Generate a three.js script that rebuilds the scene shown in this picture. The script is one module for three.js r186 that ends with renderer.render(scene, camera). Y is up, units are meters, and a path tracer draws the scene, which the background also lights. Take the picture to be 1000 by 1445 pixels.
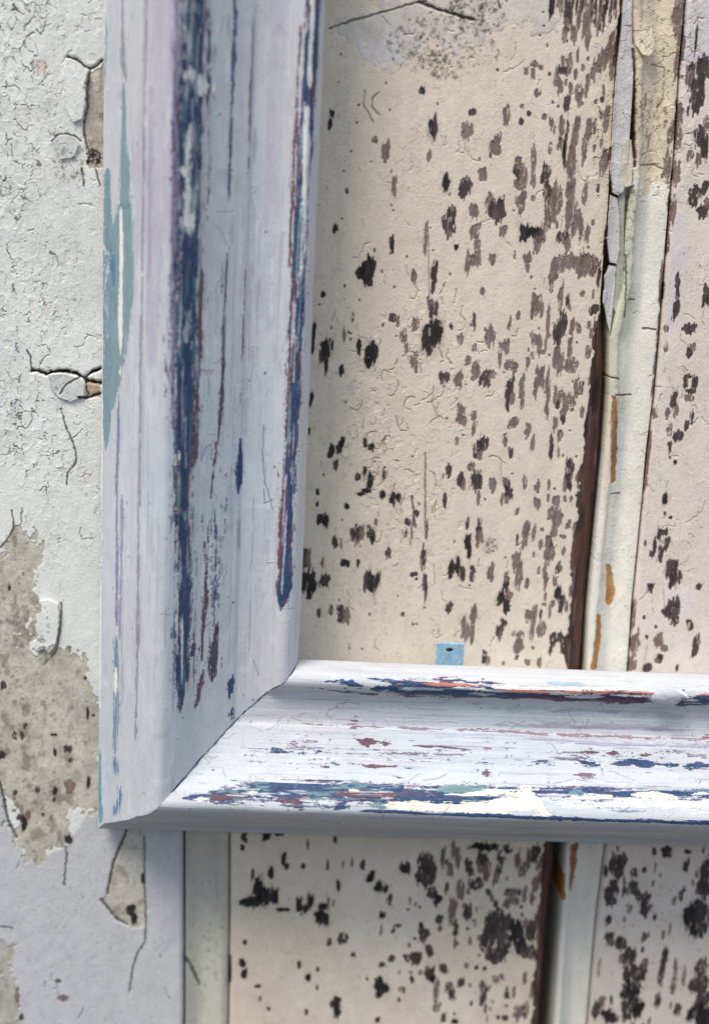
import * as THREE from 'three';
import { mergeGeometries } from 'three/addons/utils/BufferGeometryUtils.js';

// ------------------------------------------------------------------ camera, sky, sun, exposure
const scene = new THREE.Scene();
const PW = 1000, PH = 1445, FPX = 1800;                     // photo size and focal length in photo pixels
const camera = new THREE.PerspectiveCamera(2 * Math.atan(PH / 2 / FPX) * 180 / Math.PI, PW / PH, 0.01, 300);
const pitch = 0.2012, yaw = 0.0414, roll = 0.0489;
const camC = new THREE.Vector3(-0.0006, 0.1294, 0.4077);
const fwd = new THREE.Vector3(Math.sin(yaw) * Math.cos(pitch), -Math.sin(pitch), -Math.cos(yaw) * Math.cos(pitch));
const rt0 = new THREE.Vector3().crossVectors(fwd, new THREE.Vector3(0, 1, 0)).normalize();
const up0 = new THREE.Vector3().crossVectors(rt0, fwd);
const camR = rt0.clone().multiplyScalar(Math.cos(roll)).addScaledVector(up0, Math.sin(roll));
const camU = up0.clone().multiplyScalar(Math.cos(roll)).addScaledVector(rt0, -Math.sin(roll));
camera.position.copy(camC);
camera.quaternion.setFromRotationMatrix(new THREE.Matrix4().makeBasis(camR, camU, fwd.clone().negate()));
camera.focus = 0.405;
camera.userData.fStop = 4.5;
scene.add(camera);

// overcast sky: bright towards the zenith, slightly blue
{
  const W = 128, H = 64, d = new Float32Array(W * H * 4);
  for (let j = 0; j < H; j++) for (let i = 0; i < W; i++) {
    const el = (j + 0.5) / H * Math.PI - Math.PI / 2, s = Math.sin(el);
    const L = s > 0 ? 0.11 + 0.6 * s : 0.11 * Math.exp(s * 6) + 0.015;
    const o = (j * W + i) * 4;
    d[o] = L * 0.87; d[o + 1] = L * 0.985; d[o + 2] = L * 1.17; d[o + 3] = 1;
  }
  const sky = new THREE.DataTexture(d, W, H, THREE.RGBAFormat, THREE.FloatType);
  sky.mapping = THREE.EquirectangularReflectionMapping; sky.magFilter = THREE.LinearFilter; sky.needsUpdate = true;
  scene.background = sky; scene.environment = sky;
}
const sun = new THREE.DirectionalLight(0xfff3e2, 1.5);
sun.position.set(-0.84, 2.15, 0.95); sun.target.position.set(0, 0.08, 0);
sun.castShadow = true; sun.shadow.radius = 42; sun.shadow.mapSize.set(2048, 2048);
Object.assign(sun.shadow.camera, { left: -0.5, right: 0.5, top: 0.6, bottom: -0.5, near: 0.2, far: 5 });
scene.add(sun, sun.target);

const renderer = new THREE.WebGLRenderer({ antialias: true });
renderer.toneMapping = THREE.LinearToneMapping;
renderer.toneMappingExposure = 2.08;
renderer.shadowMap.enabled = true;

// ------------------------------------------------------------------ small maths
let seed = 12345;
const rnd = () => { seed = (seed * 1664525 + 1013904223) >>> 0; return seed / 4294967296; };
const PERM = new Float32Array(65536); for (let i = 0; i < 65536; i++) PERM[i] = rnd() * 2 - 1;
function n2(x, y) {                                          // value noise, -1 .. 1
  const xi = Math.floor(x), yi = Math.floor(y); let fx = x - xi, fy = y - yi;
  fx = fx * fx * (3 - 2 * fx); fy = fy * fy * (3 - 2 * fy);
  const a = (xi & 255), b = ((xi + 1) & 255), c = (yi & 255) << 8, d = ((yi + 1) & 255) << 8;
  const p = PERM[a | c] + (PERM[b | c] - PERM[a | c]) * fx, q = PERM[a | d] + (PERM[b | d] - PERM[a | d]) * fx;
  return p + (q - p) * fy;
}
const fbm = (x, y) => n2(x, y) * 0.55 + n2(x * 2.1 + 17, y * 2.1 + 9) * 0.3 + n2(x * 4.3 + 41, y * 4.3 + 77) * 0.15;
const sst = (a, b, x) => { const t = Math.min(1, Math.max(0, (x - a) / (b - a))); return t * t * (3 - 2 * t); };
const clamp = (x, a, b) => Math.min(b, Math.max(a, x));
const ray = (x, y) => fwd.clone().addScaledVector(camR, (x - PW / 2) / FPX).addScaledVector(camU, (PH / 2 - y) / FPX);

// a painted sheet: colour (sRGB 0..255), bump height and coarse height (both metres) over a rectangle in metres
class Sheet {
  constructor(a0, b0, w, h, W, H) {
    Object.assign(this, { a0, b0, w, h, W, H }); const n = W * H;
    this.r = new Float32Array(n); this.g = new Float32Array(n); this.b = new Float32Array(n);
    this.hb = new Float32Array(n); this.hg = new Float32Array(n);
  }
  each(fn, x0 = -1e9, x1 = 1e9, y0 = -1e9, y1 = 1e9) {
    const { a0, b0, w, h, W, H } = this;
    const i0 = clamp(Math.floor((x0 - a0) / w * W), 0, W), i1 = clamp(Math.ceil((x1 - a0) / w * W), 0, W);
    const j0 = clamp(Math.floor((y0 - b0) / h * H), 0, H), j1 = clamp(Math.ceil((y1 - b0) / h * H), 0, H);
    for (let j = j0; j < j1; j++) { const y = b0 + (j + 0.5) / H * h; for (let i = i0; i < i1; i++) fn(a0 + (i + 0.5) / W * w, y, j * W + i); }
  }
  mix(k, c, m) { this.r[k] += (c[0] - this.r[k]) * m; this.g[k] += (c[1] - this.g[k]) * m; this.b[k] += (c[2] - this.b[k]) * m; }
  at(buf, a, b) {
    const { W, H } = this; let x = (a - this.a0) / this.w, y = (b - this.b0) / this.h;
    x = Math.abs(x) % 2; if (x > 1) x = 2 - x; y = Math.abs(y) % 2; if (y > 1) y = 2 - y;
    x = clamp(x * W - 0.5, 0, W - 1.001); y = clamp(y * H - 0.5, 0, H - 1.001);
    const i = x | 0, j = y | 0, fx = x - i, fy = y - j, k = j * W + i;
    return (buf[k] * (1 - fx) + buf[k + 1] * fx) * (1 - fy) + (buf[k + W] * (1 - fx) + buf[k + W + 1] * fx) * fy;
  }
  // thin line through points (in sheet metres), depth in metres
  line(pts, hw, c, m, depth, wob = 0, deep = 0) {
    for (let q = 0; q + 1 < pts.length; q++) {
      const [ax, ay] = pts[q], [bx, by] = pts[q + 1], pad = hw * 2.5 + wob + 3e-4, L = (bx - ax) ** 2 + (by - ay) ** 2 || 1e-12;
      this.each((x, y, k) => {
        const xx = x + wob * n2(y * 900, x * 900 + 7), yy = y + wob * n2(x * 900 + 31, y * 900);
        const t = clamp(((xx - ax) * (bx - ax) + (yy - ay) * (by - ay)) / L, 0, 1);
        const w = hw * (0.75 + 0.5 * n2(x * 1300, y * 1300));
        const d = Math.hypot(xx - ax - t * (bx - ax), yy - ay - t * (by - ay)), e = 1 - sst(w * 0.5, w + 2.2e-4, d);
        if (e > 0) { this.mix(k, c, e * m); this.hb[k] = Math.min(this.hb[k], this.hb[k] * (1 - e) - depth * e); if (deep) this.hg[k] = Math.min(this.hg[k], -deep * e); }
      }, Math.min(ax, bx) - pad, Math.max(ax, bx) + pad, Math.min(ay, by) - pad, Math.max(ay, by) + pad);
    }
  }
  textures(range) {
    const { W, H } = this, c = new Uint8Array(W * H * 4), d = new Uint8Array(W * H * 4);
    for (let k = 0; k < W * H; k++) {
      c[k * 4] = clamp(this.r[k], 0, 255); c[k * 4 + 1] = clamp(this.g[k], 0, 255); c[k * 4 + 2] = clamp(this.b[k], 0, 255); c[k * 4 + 3] = 255;
      const v = clamp(this.hb[k] / range * 255 + 170 + rnd() * 0.9, 0, 255);
      d[k * 4] = d[k * 4 + 1] = d[k * 4 + 2] = v; d[k * 4 + 3] = 255;
    }
    return [c, d].map((a, i) => {
      const t = new THREE.DataTexture(a, W, H); t.magFilter = THREE.LinearFilter; t.minFilter = THREE.LinearMipmapLinearFilter; t.generateMipmaps = true;
      t.wrapS = t.wrapT = THREE.MirroredRepeatWrapping; if (!i) t.colorSpace = THREE.SRGBColorSpace; t.needsUpdate = true; return t;
    });
  }
  uv(a, b) { return [(a - this.a0) / this.w, (b - this.b0) / this.h]; }
}

// ------------------------------------------------------------------ the wall's own coordinates
const WZ = -0.0015;                                          // face of the planks
const onPlane = (x, y, z = WZ) => { const d = ray(x, y); return camC.clone().addScaledVector(d, (z - camC.z) / d.z); };
const TH = (() => { const a = onPlane(956, 100), b = onPlane(827, 1445); const c = onPlane(322, 1180), d = onPlane(322, 1445);
  const t1 = Math.atan2(a.x - b.x, a.y - b.y), t2 = Math.atan2(c.x - d.x, c.y - d.y); console.log('lean', t1, t2); return t1 * 0.9 + t2 * 0.1; })();
const cT = Math.cos(TH), sT = Math.sin(TH);
const toWall = p => [p.x * cT - p.y * sT, p.x * sT + p.y * cT];
const fromWall = (u, v, z) => [u * cT + v * sT, -u * sT + v * cT, z];
const W2 = (x, y) => toWall(onPlane(x, y));
const MPP = Math.abs(W2(600, 700)[0] - W2(500, 700)[0]) / 100;  // metres per photo pixel at the wall
function edge(list) {                                        // photo points down an edge -> u as a function of v
  const p = list.map(q => W2(q[0], q[1])).sort((a, b) => a[1] - b[1]);
  return v => { if (v <= p[0][1]) return p[0][0]; for (let i = 1; i < p.length; i++) if (v <= p[i][1]) { const t = (v - p[i - 1][1]) / (p[i][1] - p[i - 1][1]); return p[i - 1][0] + t * (p[i][0] - p[i - 1][0]); } return p[p.length - 1][0]; };
}
const chop = s => s.trim().split(/\s+/).map(q => q.split(',').map(Number));
const eLeftBeadL = edge(chop('262,1170 262,1300 262,1445')), eLeftBeadR = edge(chop('322,1180 322,1300 321,1445'));
const eMidR = edge(chop('875,0 867,100 862,180 857,290 850,370 846,425 850,470 852,520 847,620 841,690 833,770 826,840 819,940 783,1195 770,1300 760,1445'));
const eBeadL = edge(chop('890,0 893,100 893,200 888,270 882,330 879,400 868,440 859,475 858,560 852,640 846,700 840,760 834,820 830,870 827,940 798,1195 790,1300 781,1445'));
const eBeadR = edge(chop('965,0 956,100 948,230 942,290 935,380 927,480 920,560 910,640 905,700 897,780 890,850 884,940 851,1195 838,1300 826,1445'));
const eBareL = edge(chop('874,0 868,60 861,200 855,330 850,420 840,470 833,520 826,580 821,640 816,680 812,740 806,800 803,870 796,915 799,940 766,1195 759,1300 750,1445'));

// ------------------------------------------------------------------ paint the wall
const U0 = -0.165, V0 = -0.145, UW = 0.37, VH = 0.47;
const wall = new Sheet(U0, V0, UW, VH, 1616, 2048);
const CREAM = [231, 218, 199], WHITE = [235, 237, 233], BLACK = [40, 37, 38], DARK = [74, 64, 63], BROWN = [130, 111, 105], WOOD = [92, 64, 54];
const polyIn = (P, x, y) => { let c = false; for (let i = 0, j = P.length - 1; i < P.length; j = i++) { const [a, b] = P[i], [d, e] = P[j]; if ((b > y) !== (e > y) && x < (d - a) * (y - b) / (e - b) + a) c = !c; } return c; };
const polyDist = (P, x, y) => { let m = 1e9; for (let i = 0, j = P.length - 1; i < P.length; j = i++) { const [a, b] = P[i], [d, e] = P[j]; const L = (d - a) ** 2 + (e - b) ** 2, t = clamp(((x - a) * (d - a) + (y - b) * (e - b)) / L, 0, 1); m = Math.min(m, Math.hypot(x - a - t * (d - a), y - b - t * (e - b))); } return polyIn(P, x, y) ? m : -m; };
const vTopCream = W2(915, 268)[1], vGreen = W2(870, 600)[1];
// base coats
wall.each((u, v, k) => {
  const grain = n2(u * 2600, v * 90) * 0.6 + n2(u * 900, v * 40) * 0.4, fine = n2(u * 3300, v * 3300), mid = fbm(u * 130, v * 90), big = fbm(u * 28 + 5, v * 22);
  let c, hb = grain * 2.2e-5 + fine * 1.6e-5 + mid * 7e-5;
  const lL = eLeftBeadL(v), lR = eLeftBeadR(v), bl = eBeadL(v), br = eBeadR(v);
  if (u < lL) { c = WHITE.slice(); const m = mid * 7 + big * 8; c[0] += m; c[1] += m; c[2] += m * 0.9; hb += fbm(u * 420, v * 260) * 5e-5; }
  else if (u < lR) { c = [206, 204, 192]; const m = mid * 9 + big * 8; c[0] += m; c[1] += m; c[2] += m; }
  else if (u < (eMidR(v) + bl) / 2) {
    c = CREAM.slice(); const pale = sst(0.15, 0.5, big + 0.25 * mid); c[0] += pale * 5; c[1] += pale * 7; c[2] += pale * 11;
    c[0] += mid * 5; c[1] += mid * 5; c[2] += mid * 5; hb += fbm(u * 500, v * 300) * 4e-5;
  } else if (u < br) {
    const f = (u - bl) / (br - bl);
    c = v > vTopCream + n2(u * 330, 3) * 0.004 + n2(u * 1300, v * 500) * 0.0012 ? [224, 210, 186] : [233, 230, 220];
    if (v < vTopCream) { const g = sst(0.42, 0.30, f + 0.06 * n2(u * 300, v * 120)) * sst(0.25, 0.5, n2(v * 30, 4) * 0.5 + 0.5) * sst(-0.01, 0.01, v - vGreen); c[0] -= 20 * g; c[1] -= 18 * g; c[2] -= 30 * g; }
    c[0] += mid * 10; c[1] += mid * 10; c[2] += mid * 9;
  } else { c = [230, 219, 208]; c[0] += mid * 5; c[1] += mid * 5; c[2] += mid * 6; const pk = sst(0.1, 0.4, big); c[0] += 2 * pk; c[2] += 14 * pk; c[1] += 3 * pk; hb += fbm(u * 480, v * 300) * 4e-5; }
  const g = grain * 2 + fine * 2;
  wall.r[k] = c[0] + g; wall.g[k] = c[1] + g; wall.b[k] = c[2] + g; wall.hb[k] = hb;
});
// patches where one coat is missing, another remains or the tone differs, with outlines read from the photograph
function patch(pts, col, amt, h, jag = 0.0006, tex = 1, mould = 0, isl = 0) {
  const P = chop(pts).map(q => W2(q[0], q[1])), us = P.map(p => p[0]), vs = P.map(p => p[1]), pad = 0.003 + isl;
  wall.each((u, v, k) => {
    const d0 = polyDist(P, u, v); let d = d0 + jag * (n2(u * 700, v * 500) + 0.5 * n2(u * 2300, v * 1500)); if (isl) d += isl * (fbm(u * 150 + 4, v * 110) * 1.1 + 0.4 * n2(u * 900, v * 600) - 0.1) ;
    const m = sst(-1.2e-4, 1.2e-4, d);
    if (m <= 0) return;
    const t = fbm(u * 260, v * 200) * 16 * tex + n2(u * 1500, v * 1300) * 7 * tex, mo = mould * sst(0.12, 0.55, fbm(u * 330 + 50, v * 240)) * 60;
    wall.mix(k, [col[0] + t - mo, col[1] + t - mo, col[2] + t - mo], m * amt); wall.hb[k] += h * m + (h < 0 ? fbm(u * 700, v * 600) * 5e-5 * m : 0);
  }, Math.min(...us) - pad, Math.max(...us) + pad, Math.min(...vs) - pad, Math.max(...vs) + pad);
}
patch('-80,1075 0,1112 22,1180 40,1212 70,1206 98,1190 120,1152 146,1135 200,1120 262,1100 262,1530 -80,1530', [200, 202, 206], 0.9, 4e-5, 0.0006, 0.25);  // lower left of the plank, greyer and darker than above
patch('0,772 18,754 30,752 40,760 58,770 62,800 52,860 46,915 60,905 80,915 100,918 112,930 126,960 138,965 146,1040 146,1130 118,1150 100,1150 100,1180 92,1195 60,1205 34,1210 22,1180 8,1140 0,1110 -40,1080 -40,770', [197, 191, 178], 0.94, -2.2e-4, 0.0006, 1.5, 0.75, 0.0055);
patch('-5,1330 18,1335 28,1400 30,1460 -20,1460', [190, 185, 174], 0.85, -2e-4, 0.0006, 1.4, 0.7, 0.004);
patch('135,98 150,84 150,235 126,240 121,195 119,175 124,150 123,120 130,106', [192, 182, 168], 0.9, -3e-4, 0.0005, 1.6, 0.9, 0.0008);
patch('182,1165 205,1165 205,1230 206,1310 190,1312 165,1298 148,1272 158,1225 170,1190', [204, 200, 190], 0.95, -2.5e-4, 0.0003, 1.1, 0.6, 0.0012);
patch('120,536 142,540 142,560 124,562', [190, 168, 142], 1, -5e-4, 0.0002);
patch('51,86 64,86 70,96 60,104 52,98', [224, 206, 196], 0.8, -1e-4, 0.0003);
// paler upper coat at the top of the middle plank
patch('470,30 600,-20 780,-20 780,40 730,45 700,48 640,60 615,62 590,80 560,90 508,92 505,60 470,38', [215, 210, 205], 0.7, 1.0e-4, 0.0014, 0.8, 0.3, 0.004);
patch('505,60 568,50 566,84 540,92 508,90', [222, 217, 221], 0.6, 0, 0.0012, 0.5, 0, 0.003);
patch('955,0 1040,0 1040,90 985,90 965,80 957,50', [216, 212, 214], 0.8, 1e-4, 0.001, 0.5);
patch('945,300 970,300 965,400 950,470 940,470', [224, 216, 220], 0.7, 0, 0.0012, 0.4);
for (const [x, y, r] of [[495, 545, 12], [470, 380, 9], [690, 760, 8], [620, 590, 7]]) patch(`${x - r},${y} ${x},${y - r} ${x + r},${y + 2} ${x},${y + r}`, [214, 208, 200], 0.6, 0, 0.0012, 0.5);
// mould: grey specks crowding in the places the photograph shows
function mould(x, y, rx, ry, amt, n, c = [92, 90, 84]) {
  const [u0, v0] = W2(x, y); rx *= MPP; ry *= MPP;
  for (let i = 0; i < n * 1.5; i++) {
    const a = rnd() * 6.283, q = Math.sqrt(rnd()), u = u0 + Math.cos(a) * q * rx, v = v0 + Math.sin(a) * q * ry, s = (0.4 + rnd() ** 4 * 3.2) * MPP, st = 0.7 + rnd() * 0.9, m = amt * (0.35 + 0.65 * rnd());
    wall.each((p, w, k) => { const d = Math.hypot((p - u) / s, (w - v) / s / st) + 0.5 * n2(p * 2500, w * 2500); wall.mix(k, c, m * sst(1.1, 0.5, d)); }, u - s * 2, u + s * 2, v - s * 3, v + s * 3);
  }
}
mould(625, 65, 75, 40, 0.5, 420); mould(670, 18, 40, 25, 0.65, 260, [80, 80, 78]); mould(612, 88, 22, 16, 0.7, 110, [85, 84, 68]);
mould(60, 1060, 90, 120, 0.35, 420); mould(30, 880, 40, 90, 0.4, 260); mould(70, 300, 80, 200, 0.14, 260); mould(70, 1330, 110, 100, 0.2, 200);
mould(95, 235, 22, 22, 0.5, 60, [120, 100, 84]); mould(600, 700, 160, 220, 0.16, 520, [140, 118, 96]); mould(470, 540, 40, 90, 0.25, 120, [120, 108, 96]);
mould(600, 850, 180, 100, 0.2, 420, [130, 112, 94]); mould(690, 770, 12, 12, 0.4, 60); mould(915, 165, 26, 26, 0.55, 150, [96, 84, 66]); mould(880, 330, 12, 90, 0.5, 150, [70, 74, 62]);
mould(293, 1330, 26, 110, 0.3, 160, [110, 108, 92]); mould(950, 540, 30, 30, 0.5, 40, [150, 145, 140]); mould(930, 1330, 90, 110, 0.2, 200); mould(540, 1330, 190, 110, 0.15, 300);
mould(132, 222, 10, 10, 0.95, 90, [38, 36, 34]);

// chips down to dark wood; zoomed views of the photograph, boxes as x,y,w,h in half pixels, k black d dark b brown
const CHIPS = [
[0, 0, `936,320,12,20k 932,352,12,28k 977,537,8,18d 944,645,12,22k`],
[500, 0, `190,257,14,20k 332,318,20,20d 221,362,24,46k 228,352,10,70d 322,372,32,40b 310,380,12,20b 427,322,20,50b 426,345,10,34b 400,410,32,46b 385,430,10,30b 55,394,14,18b 90,428,22,50b 210,440,14,30b 113,520,14,50b 113,545,8,18b 257,514,18,38k 312,528,34,46d 305,548,14,34d 360,492,26,36b 268,625,36,80d 268,655,20,24b 382,573,26,52b 385,595,14,40d 405,600,36,60d 416,585,14,50d 340,597,26,38b 201,672,12,80b 342,655,28,40b 347,690,18,40b 420,655,20,36b 105,692,12,50k 286,698,10,18k 461,482,22,60d 474,500,22,60b 466,522,34,30b 474,572,20,72b 507,445,14,60b 503,480,8,40b 538,490,28,46d 545,540,22,70d 545,590,18,60b 540,620,14,60b 565,560,20,80b 578,565,14,70b 478,660,26,50k 500,655,30,30k 520,665,30,40d 535,655,18,50b 515,690,20,50b 560,605,18,70b 607,530,22,60b 612,570,20,110b 600,600,14,60b 622,395,20,110b 612,465,26,70b 630,350,14,40b 598,400,8,120d 590,425,8,60k 583,355,16,60b 660,375,12,60b 650,420,14,80b 632,265,22,44b 634,290,10,40b 600,290,18,50d 657,240,12,60b 605,185,22,50b 582,200,30,24d 570,220,14,30b 575,248,24,40b 515,262,18,22b 483,205,12,22b 505,210,12,40b 512,182,24,18b 525,190,14,16b 560,289,6,8d 576,300,6,8d 645,190,10,20b 550,210,10,10d 403,198,8,8d 523,100,8,8d 630,620,26,60b 640,650,14,60b 618,640,16,50b 650,545,14,60b 656,660,14,50b 590,670,28,36d 600,690,18,40b 672,630,8,16b 680,288,8,14b 700,460,24,60b 705,435,12,30b 710,340,16,80b 675,200,16,60b 690,185,16,60b 705,165,16,60b 720,145,18,60b 735,160,14,90b 725,200,12,60b 728,120,12,50b 557,20,14,60k 583,20,10,80b 600,40,16,110d 612,25,10,90d 622,100,16,45b 595,95,14,40b 637,30,12,90b 650,50,14,110b 665,60,12,110b 655,115,14,50b 680,35,10,90d 692,45,12,80b 705,35,10,80d 722,25,10,60d 670,20,8,60k 735,20,10,60d 575,5,8,40b 628,10,6,50k 645,8,8,40d 660,5,8,40b 712,10,8,50k 693,8,8,40d
 918,30,30,80b 910,60,20,70b 922,110,24,100b 912,180,18,70b 905,50,16,40b 912,325,24,60b 905,370,24,60b 915,400,16,60b 890,385,14,40b 965,110,6,80k 970,215,50,70d 985,190,40,60d 965,270,40,100d 940,220,18,60b 975,385,30,60d 985,420,22,60d 970,450,16,40b 945,440,20,30b 960,555,34,50d 960,535,12,30d 985,598,34,40d 995,575,20,30b 992,350,18,44b 880,470,20,80b 890,500,20,60b 910,490,18,60b 898,600,16,70b 890,575,14,50b 880,690,14,60b 884,650,10,50b 990,530,20,40d`],
[0, 360, `912,112,12,18k 883,235,14,70k 918,265,26,60k 905,285,12,34d 922,310,10,60k 960,325,14,34k 938,250,6,30k 970,225,10,34b 995,175,8,30b 877,410,10,40k 868,495,10,20k 932,555,18,40k 966,528,14,28k 958,548,16,34k 945,595,14,34d 895,670,10,20k 980,710,14,20k 895,705,8,20d`],
[500, 360, `40,40,38,60k 22,50,26,44k 35,70,24,34k 168,62,16,36b 225,50,18,60d 222,85,12,40d 213,140,20,40b 216,165,10,40d 232,155,12,40d 205,235,34,80k 225,225,36,80k 240,225,18,60k 212,270,14,40d 112,178,26,22d 122,195,10,26b 172,196,18,34b 138,235,20,40b 148,265,8,30b 172,298,24,44b 174,325,10,24b 12,260,12,40k 38,280,20,60k 55,275,20,60k 40,300,16,36k 272,203,8,14k 300,238,20,28b 340,262,12,30b 339,185,10,50d 362,105,12,24b 382,230,28,60b 318,25,14,60b 345,5,20,50b 335,15,18,40b 390,15,20,35b 342,325,26,56b 320,300,18,30b 335,350,12,20b 370,350,30,54d 386,340,20,30b 295,352,24,46b 298,375,12,20b 246,345,18,28d 260,345,16,30d 443,312,38,30b 452,325,14,20b 428,260,16,40b 410,285,10,60b 420,255,24,20b 438,192,10,34b 462,172,10,30b 440,375,24,54d 430,415,14,60d 446,405,16,40b 473,375,16,60b 473,410,10,40b 445,473,26,28b 440,485,14,14b 487,495,18,40b 502,535,14,50b 424,525,14,36b 440,558,14,30d 485,12,24,34b 490,35,10,30b 505,130,14,50b 518,140,22,60b 500,165,10,40b 528,155,10,50b 545,200,10,130b 508,240,24,40b 522,260,14,60b 502,285,10,20b 583,125,12,80b 572,215,24,60d 588,200,24,80d 608,150,10,20b 615,205,14,40b 632,205,14,30b 608,260,12,70b 570,290,24,60b 580,310,18,60b 604,310,22,40b 618,325,14,20b 512,360,14,80b 528,350,18,60b 545,360,10,80b 545,415,10,90b 600,412,40,40b 575,405,24,40b 568,385,10,30b 590,450,18,46b 625,375,14,60b 565,480,14,40b 555,540,10,90d 578,510,14,24b 575,560,10,30b 660,275,14,40b 678,155,28,30d 684,210,24,60d 560,50,24,80b 580,30,30,60b 610,20,40,40b 645,30,40,70b 675,40,30,50b 660,20,60,40b 690,60,10,60d 555,85,10,40b 605,600,26,60d 605,640,18,50d 300,450,24,50b 310,470,14,30b 337,455,14,40b 335,490,12,40b 348,548,30,54d 366,535,30,40d 352,565,14,30b 290,525,10,28b 268,608,16,34d 298,635,18,40d 308,650,14,36b 327,600,20,26b 345,640,34,60d 350,685,10,40b 390,650,22,46b 432,650,18,50d 436,675,26,30d 428,690,14,24b 480,645,12,46b 516,655,18,34b 548,652,8,30b 515,700,20,40b 570,695,20,40b 592,650,10,50b 595,690,10,20b 612,690,10,20b 27,610,12,30k 42,640,18,50k 36,665,24,14k 18,675,22,10k 14,625,10,18k 5,630,8,22k 80,678,16,24k 108,690,16,34k 124,685,16,24k 82,622,10,34d 255,692,12,40d 30,530,12,30k 48,542,16,24k
 912,80,14,50d 910,110,12,30d 908,150,20,60d 990,115,26,60d 950,208,38,30d 950,262,24,24b 944,278,20,26d 932,360,16,40d 958,360,16,44d 945,385,30,14d 945,342,24,14d 945,405,26,24b 900,410,18,60d 905,440,16,40b 882,445,14,40b 950,460,12,40d 938,485,12,30d 912,512,28,30d 888,495,18,40b 890,540,14,34d 890,572,6,10d 905,585,8,12k 875,690,14,30k 880,210,14,20b 878,262,12,30b 848,450,12,30b 865,70,10,100b 866,110,14,60d 858,200,8,90b 848,300,6,90b 840,380,6,60b 830,560,8,120b 822,640,8,80b`],
[0, 720, `862,135,20,70d 870,140,14,60b 855,205,24,60k 878,205,26,70k 870,235,14,50k 905,25,20,30k 918,30,16,40k 898,35,10,16k 915,198,30,36d 910,153,8,30b 945,90,16,34d 961,97,6,30b 970,150,16,26k 982,150,10,20k 898,290,12,24d 933,285,12,30d 960,295,22,50d 975,298,24,50b 985,385,6,20d 995,70,14,40d`],
[500, 720, `8,70,24,56d 22,62,16,50b 42,62,14,40k 50,75,16,40k 60,35,10,20b 10,148,10,26k 34,200,18,56d 50,205,20,66k 66,200,14,56k 150,35,18,26d 145,70,10,30b 172,10,16,20d 95,122,16,34d 163,60,8,80b 195,135,16,70d 200,200,14,60d 202,230,8,60d 205,55,4,60d 167,182,24,14d 175,196,8,10d 318,35,10,40d 322,95,20,50k 322,120,12,40k 350,60,16,60d 358,75,20,40b 348,90,10,40b 276,170,20,50k 292,160,14,56k 305,180,16,40d 333,170,14,24d 330,190,16,30d 386,175,20,50b 388,195,10,20b 268,275,20,30d 135,295,12,20d 308,325,14,70b 318,350,14,60b 337,300,20,60b 332,345,14,60b 342,290,14,30b 427,205,18,50k 414,250,20,50k 428,270,20,54k 440,240,20,30b 420,322,22,34d 410,345,20,40d 460,150,28,60b 465,190,20,80b 487,205,12,40b 485,55,22,60b 480,85,14,50b 506,70,12,50b 460,5,10,24b 505,128,8,20b 550,95,20,60d 552,125,32,50b 545,90,14,40b 538,175,12,70b 540,210,12,40b 578,165,16,22b 520,170,8,24b 572,235,20,36k 582,255,24,30d 490,295,20,40b 502,320,14,100b 512,290,10,50b 525,340,24,40b 468,360,22,40b 458,390,22,36b 472,385,16,30b 365,415,14,40d 376,425,12,28b 422,433,8,14b 490,430,20,22b 522,432,14,30b 560,10,30,40b 578,25,26,60b 565,50,16,50b 585,75,24,12b 605,40,12,24b 625,55,20,60b 560,370,20,40d 580,360,20,40d 590,380,24,60d 552,395,10,30d
 820,93,8,16d 858,70,16,40d 874,62,20,20d 845,100,12,40d 838,125,16,20d 862,125,16,40d 878,100,14,40d 885,85,14,20d 895,165,36,60d 905,185,36,50d 895,205,18,30d 837,220,18,34d 832,215,18,14d 970,215,18,20d 900,275,40,60d 890,290,44,40d 905,310,24,40d 945,325,20,34d 965,375,20,50d 958,400,18,40d 858,370,30,40b 875,390,24,24b 815,303,8,14d 850,330,10,12d 825,357,10,14d 860,418,22,30d 852,425,18,14b 825,445,28,24d 908,445,10,20d 875,10,8,14d 890,22,10,10k 788,300,12,90b 790,380,30,70b 780,440,30,40b`],
[0, 1080, `105,70,12,20d 155,75,12,26k 153,98,10,18d 195,60,30,40b 250,50,12,34k 42,78,14,20d 42,95,10,16b 60,150,24,20d 72,165,18,50k 82,140,20,30b 120,140,12,12d 195,212,24,30k 70,-110,14,16d 40,-80,12,24d 62,-84,12,24d 8,-28,16,26k 150,-85,22,10k 155,-36,10,22k 195,-45,26,24d 198,-12,14,12d 247,-150,8,44k 264,-142,10,12d 10,-225,16,24d 240,-245,10,10d 26,-500,8,14k 370,410,24,40k 378,435,18,36k 365,405,20,20k 405,320,12,34k 755,200,24,34k 785,195,30,12k 690,200,16,40d 685,235,12,20k 798,265,16,46k 808,285,12,20k 765,305,18,40k 855,285,12,16k 868,225,6,30d 925,283,8,34d 945,210,10,24k 968,280,5,30d 993,275,5,26d 955,340,12,34k 730,350,30,80k 745,370,40,60k 720,385,40,40k 692,388,40,24k 775,370,24,50k 800,408,40,12k 712,310,10,40d 845,395,18,60k 875,385,20,50k 862,405,16,30k 908,430,40,60k 910,400,30,20k 925,390,8,60b 940,390,6,30b 965,490,34,36d 930,500,14,30d 995,535,14,20k 845,565,10,30k 895,577,8,20k 872,600,16,24k 690,500,12,16k 685,560,20,30k 690,590,18,34k 650,590,8,60k 725,625,20,14k 735,660,8,18k 757,688,10,12k 865,697,10,20k 950,670,34,40k 950,695,20,40k 895,630,8,20d 650,560,8,60d 165,610,18,12d 60,712,14,24d 50,650,14,60b 180,660,30,20b`],
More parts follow.
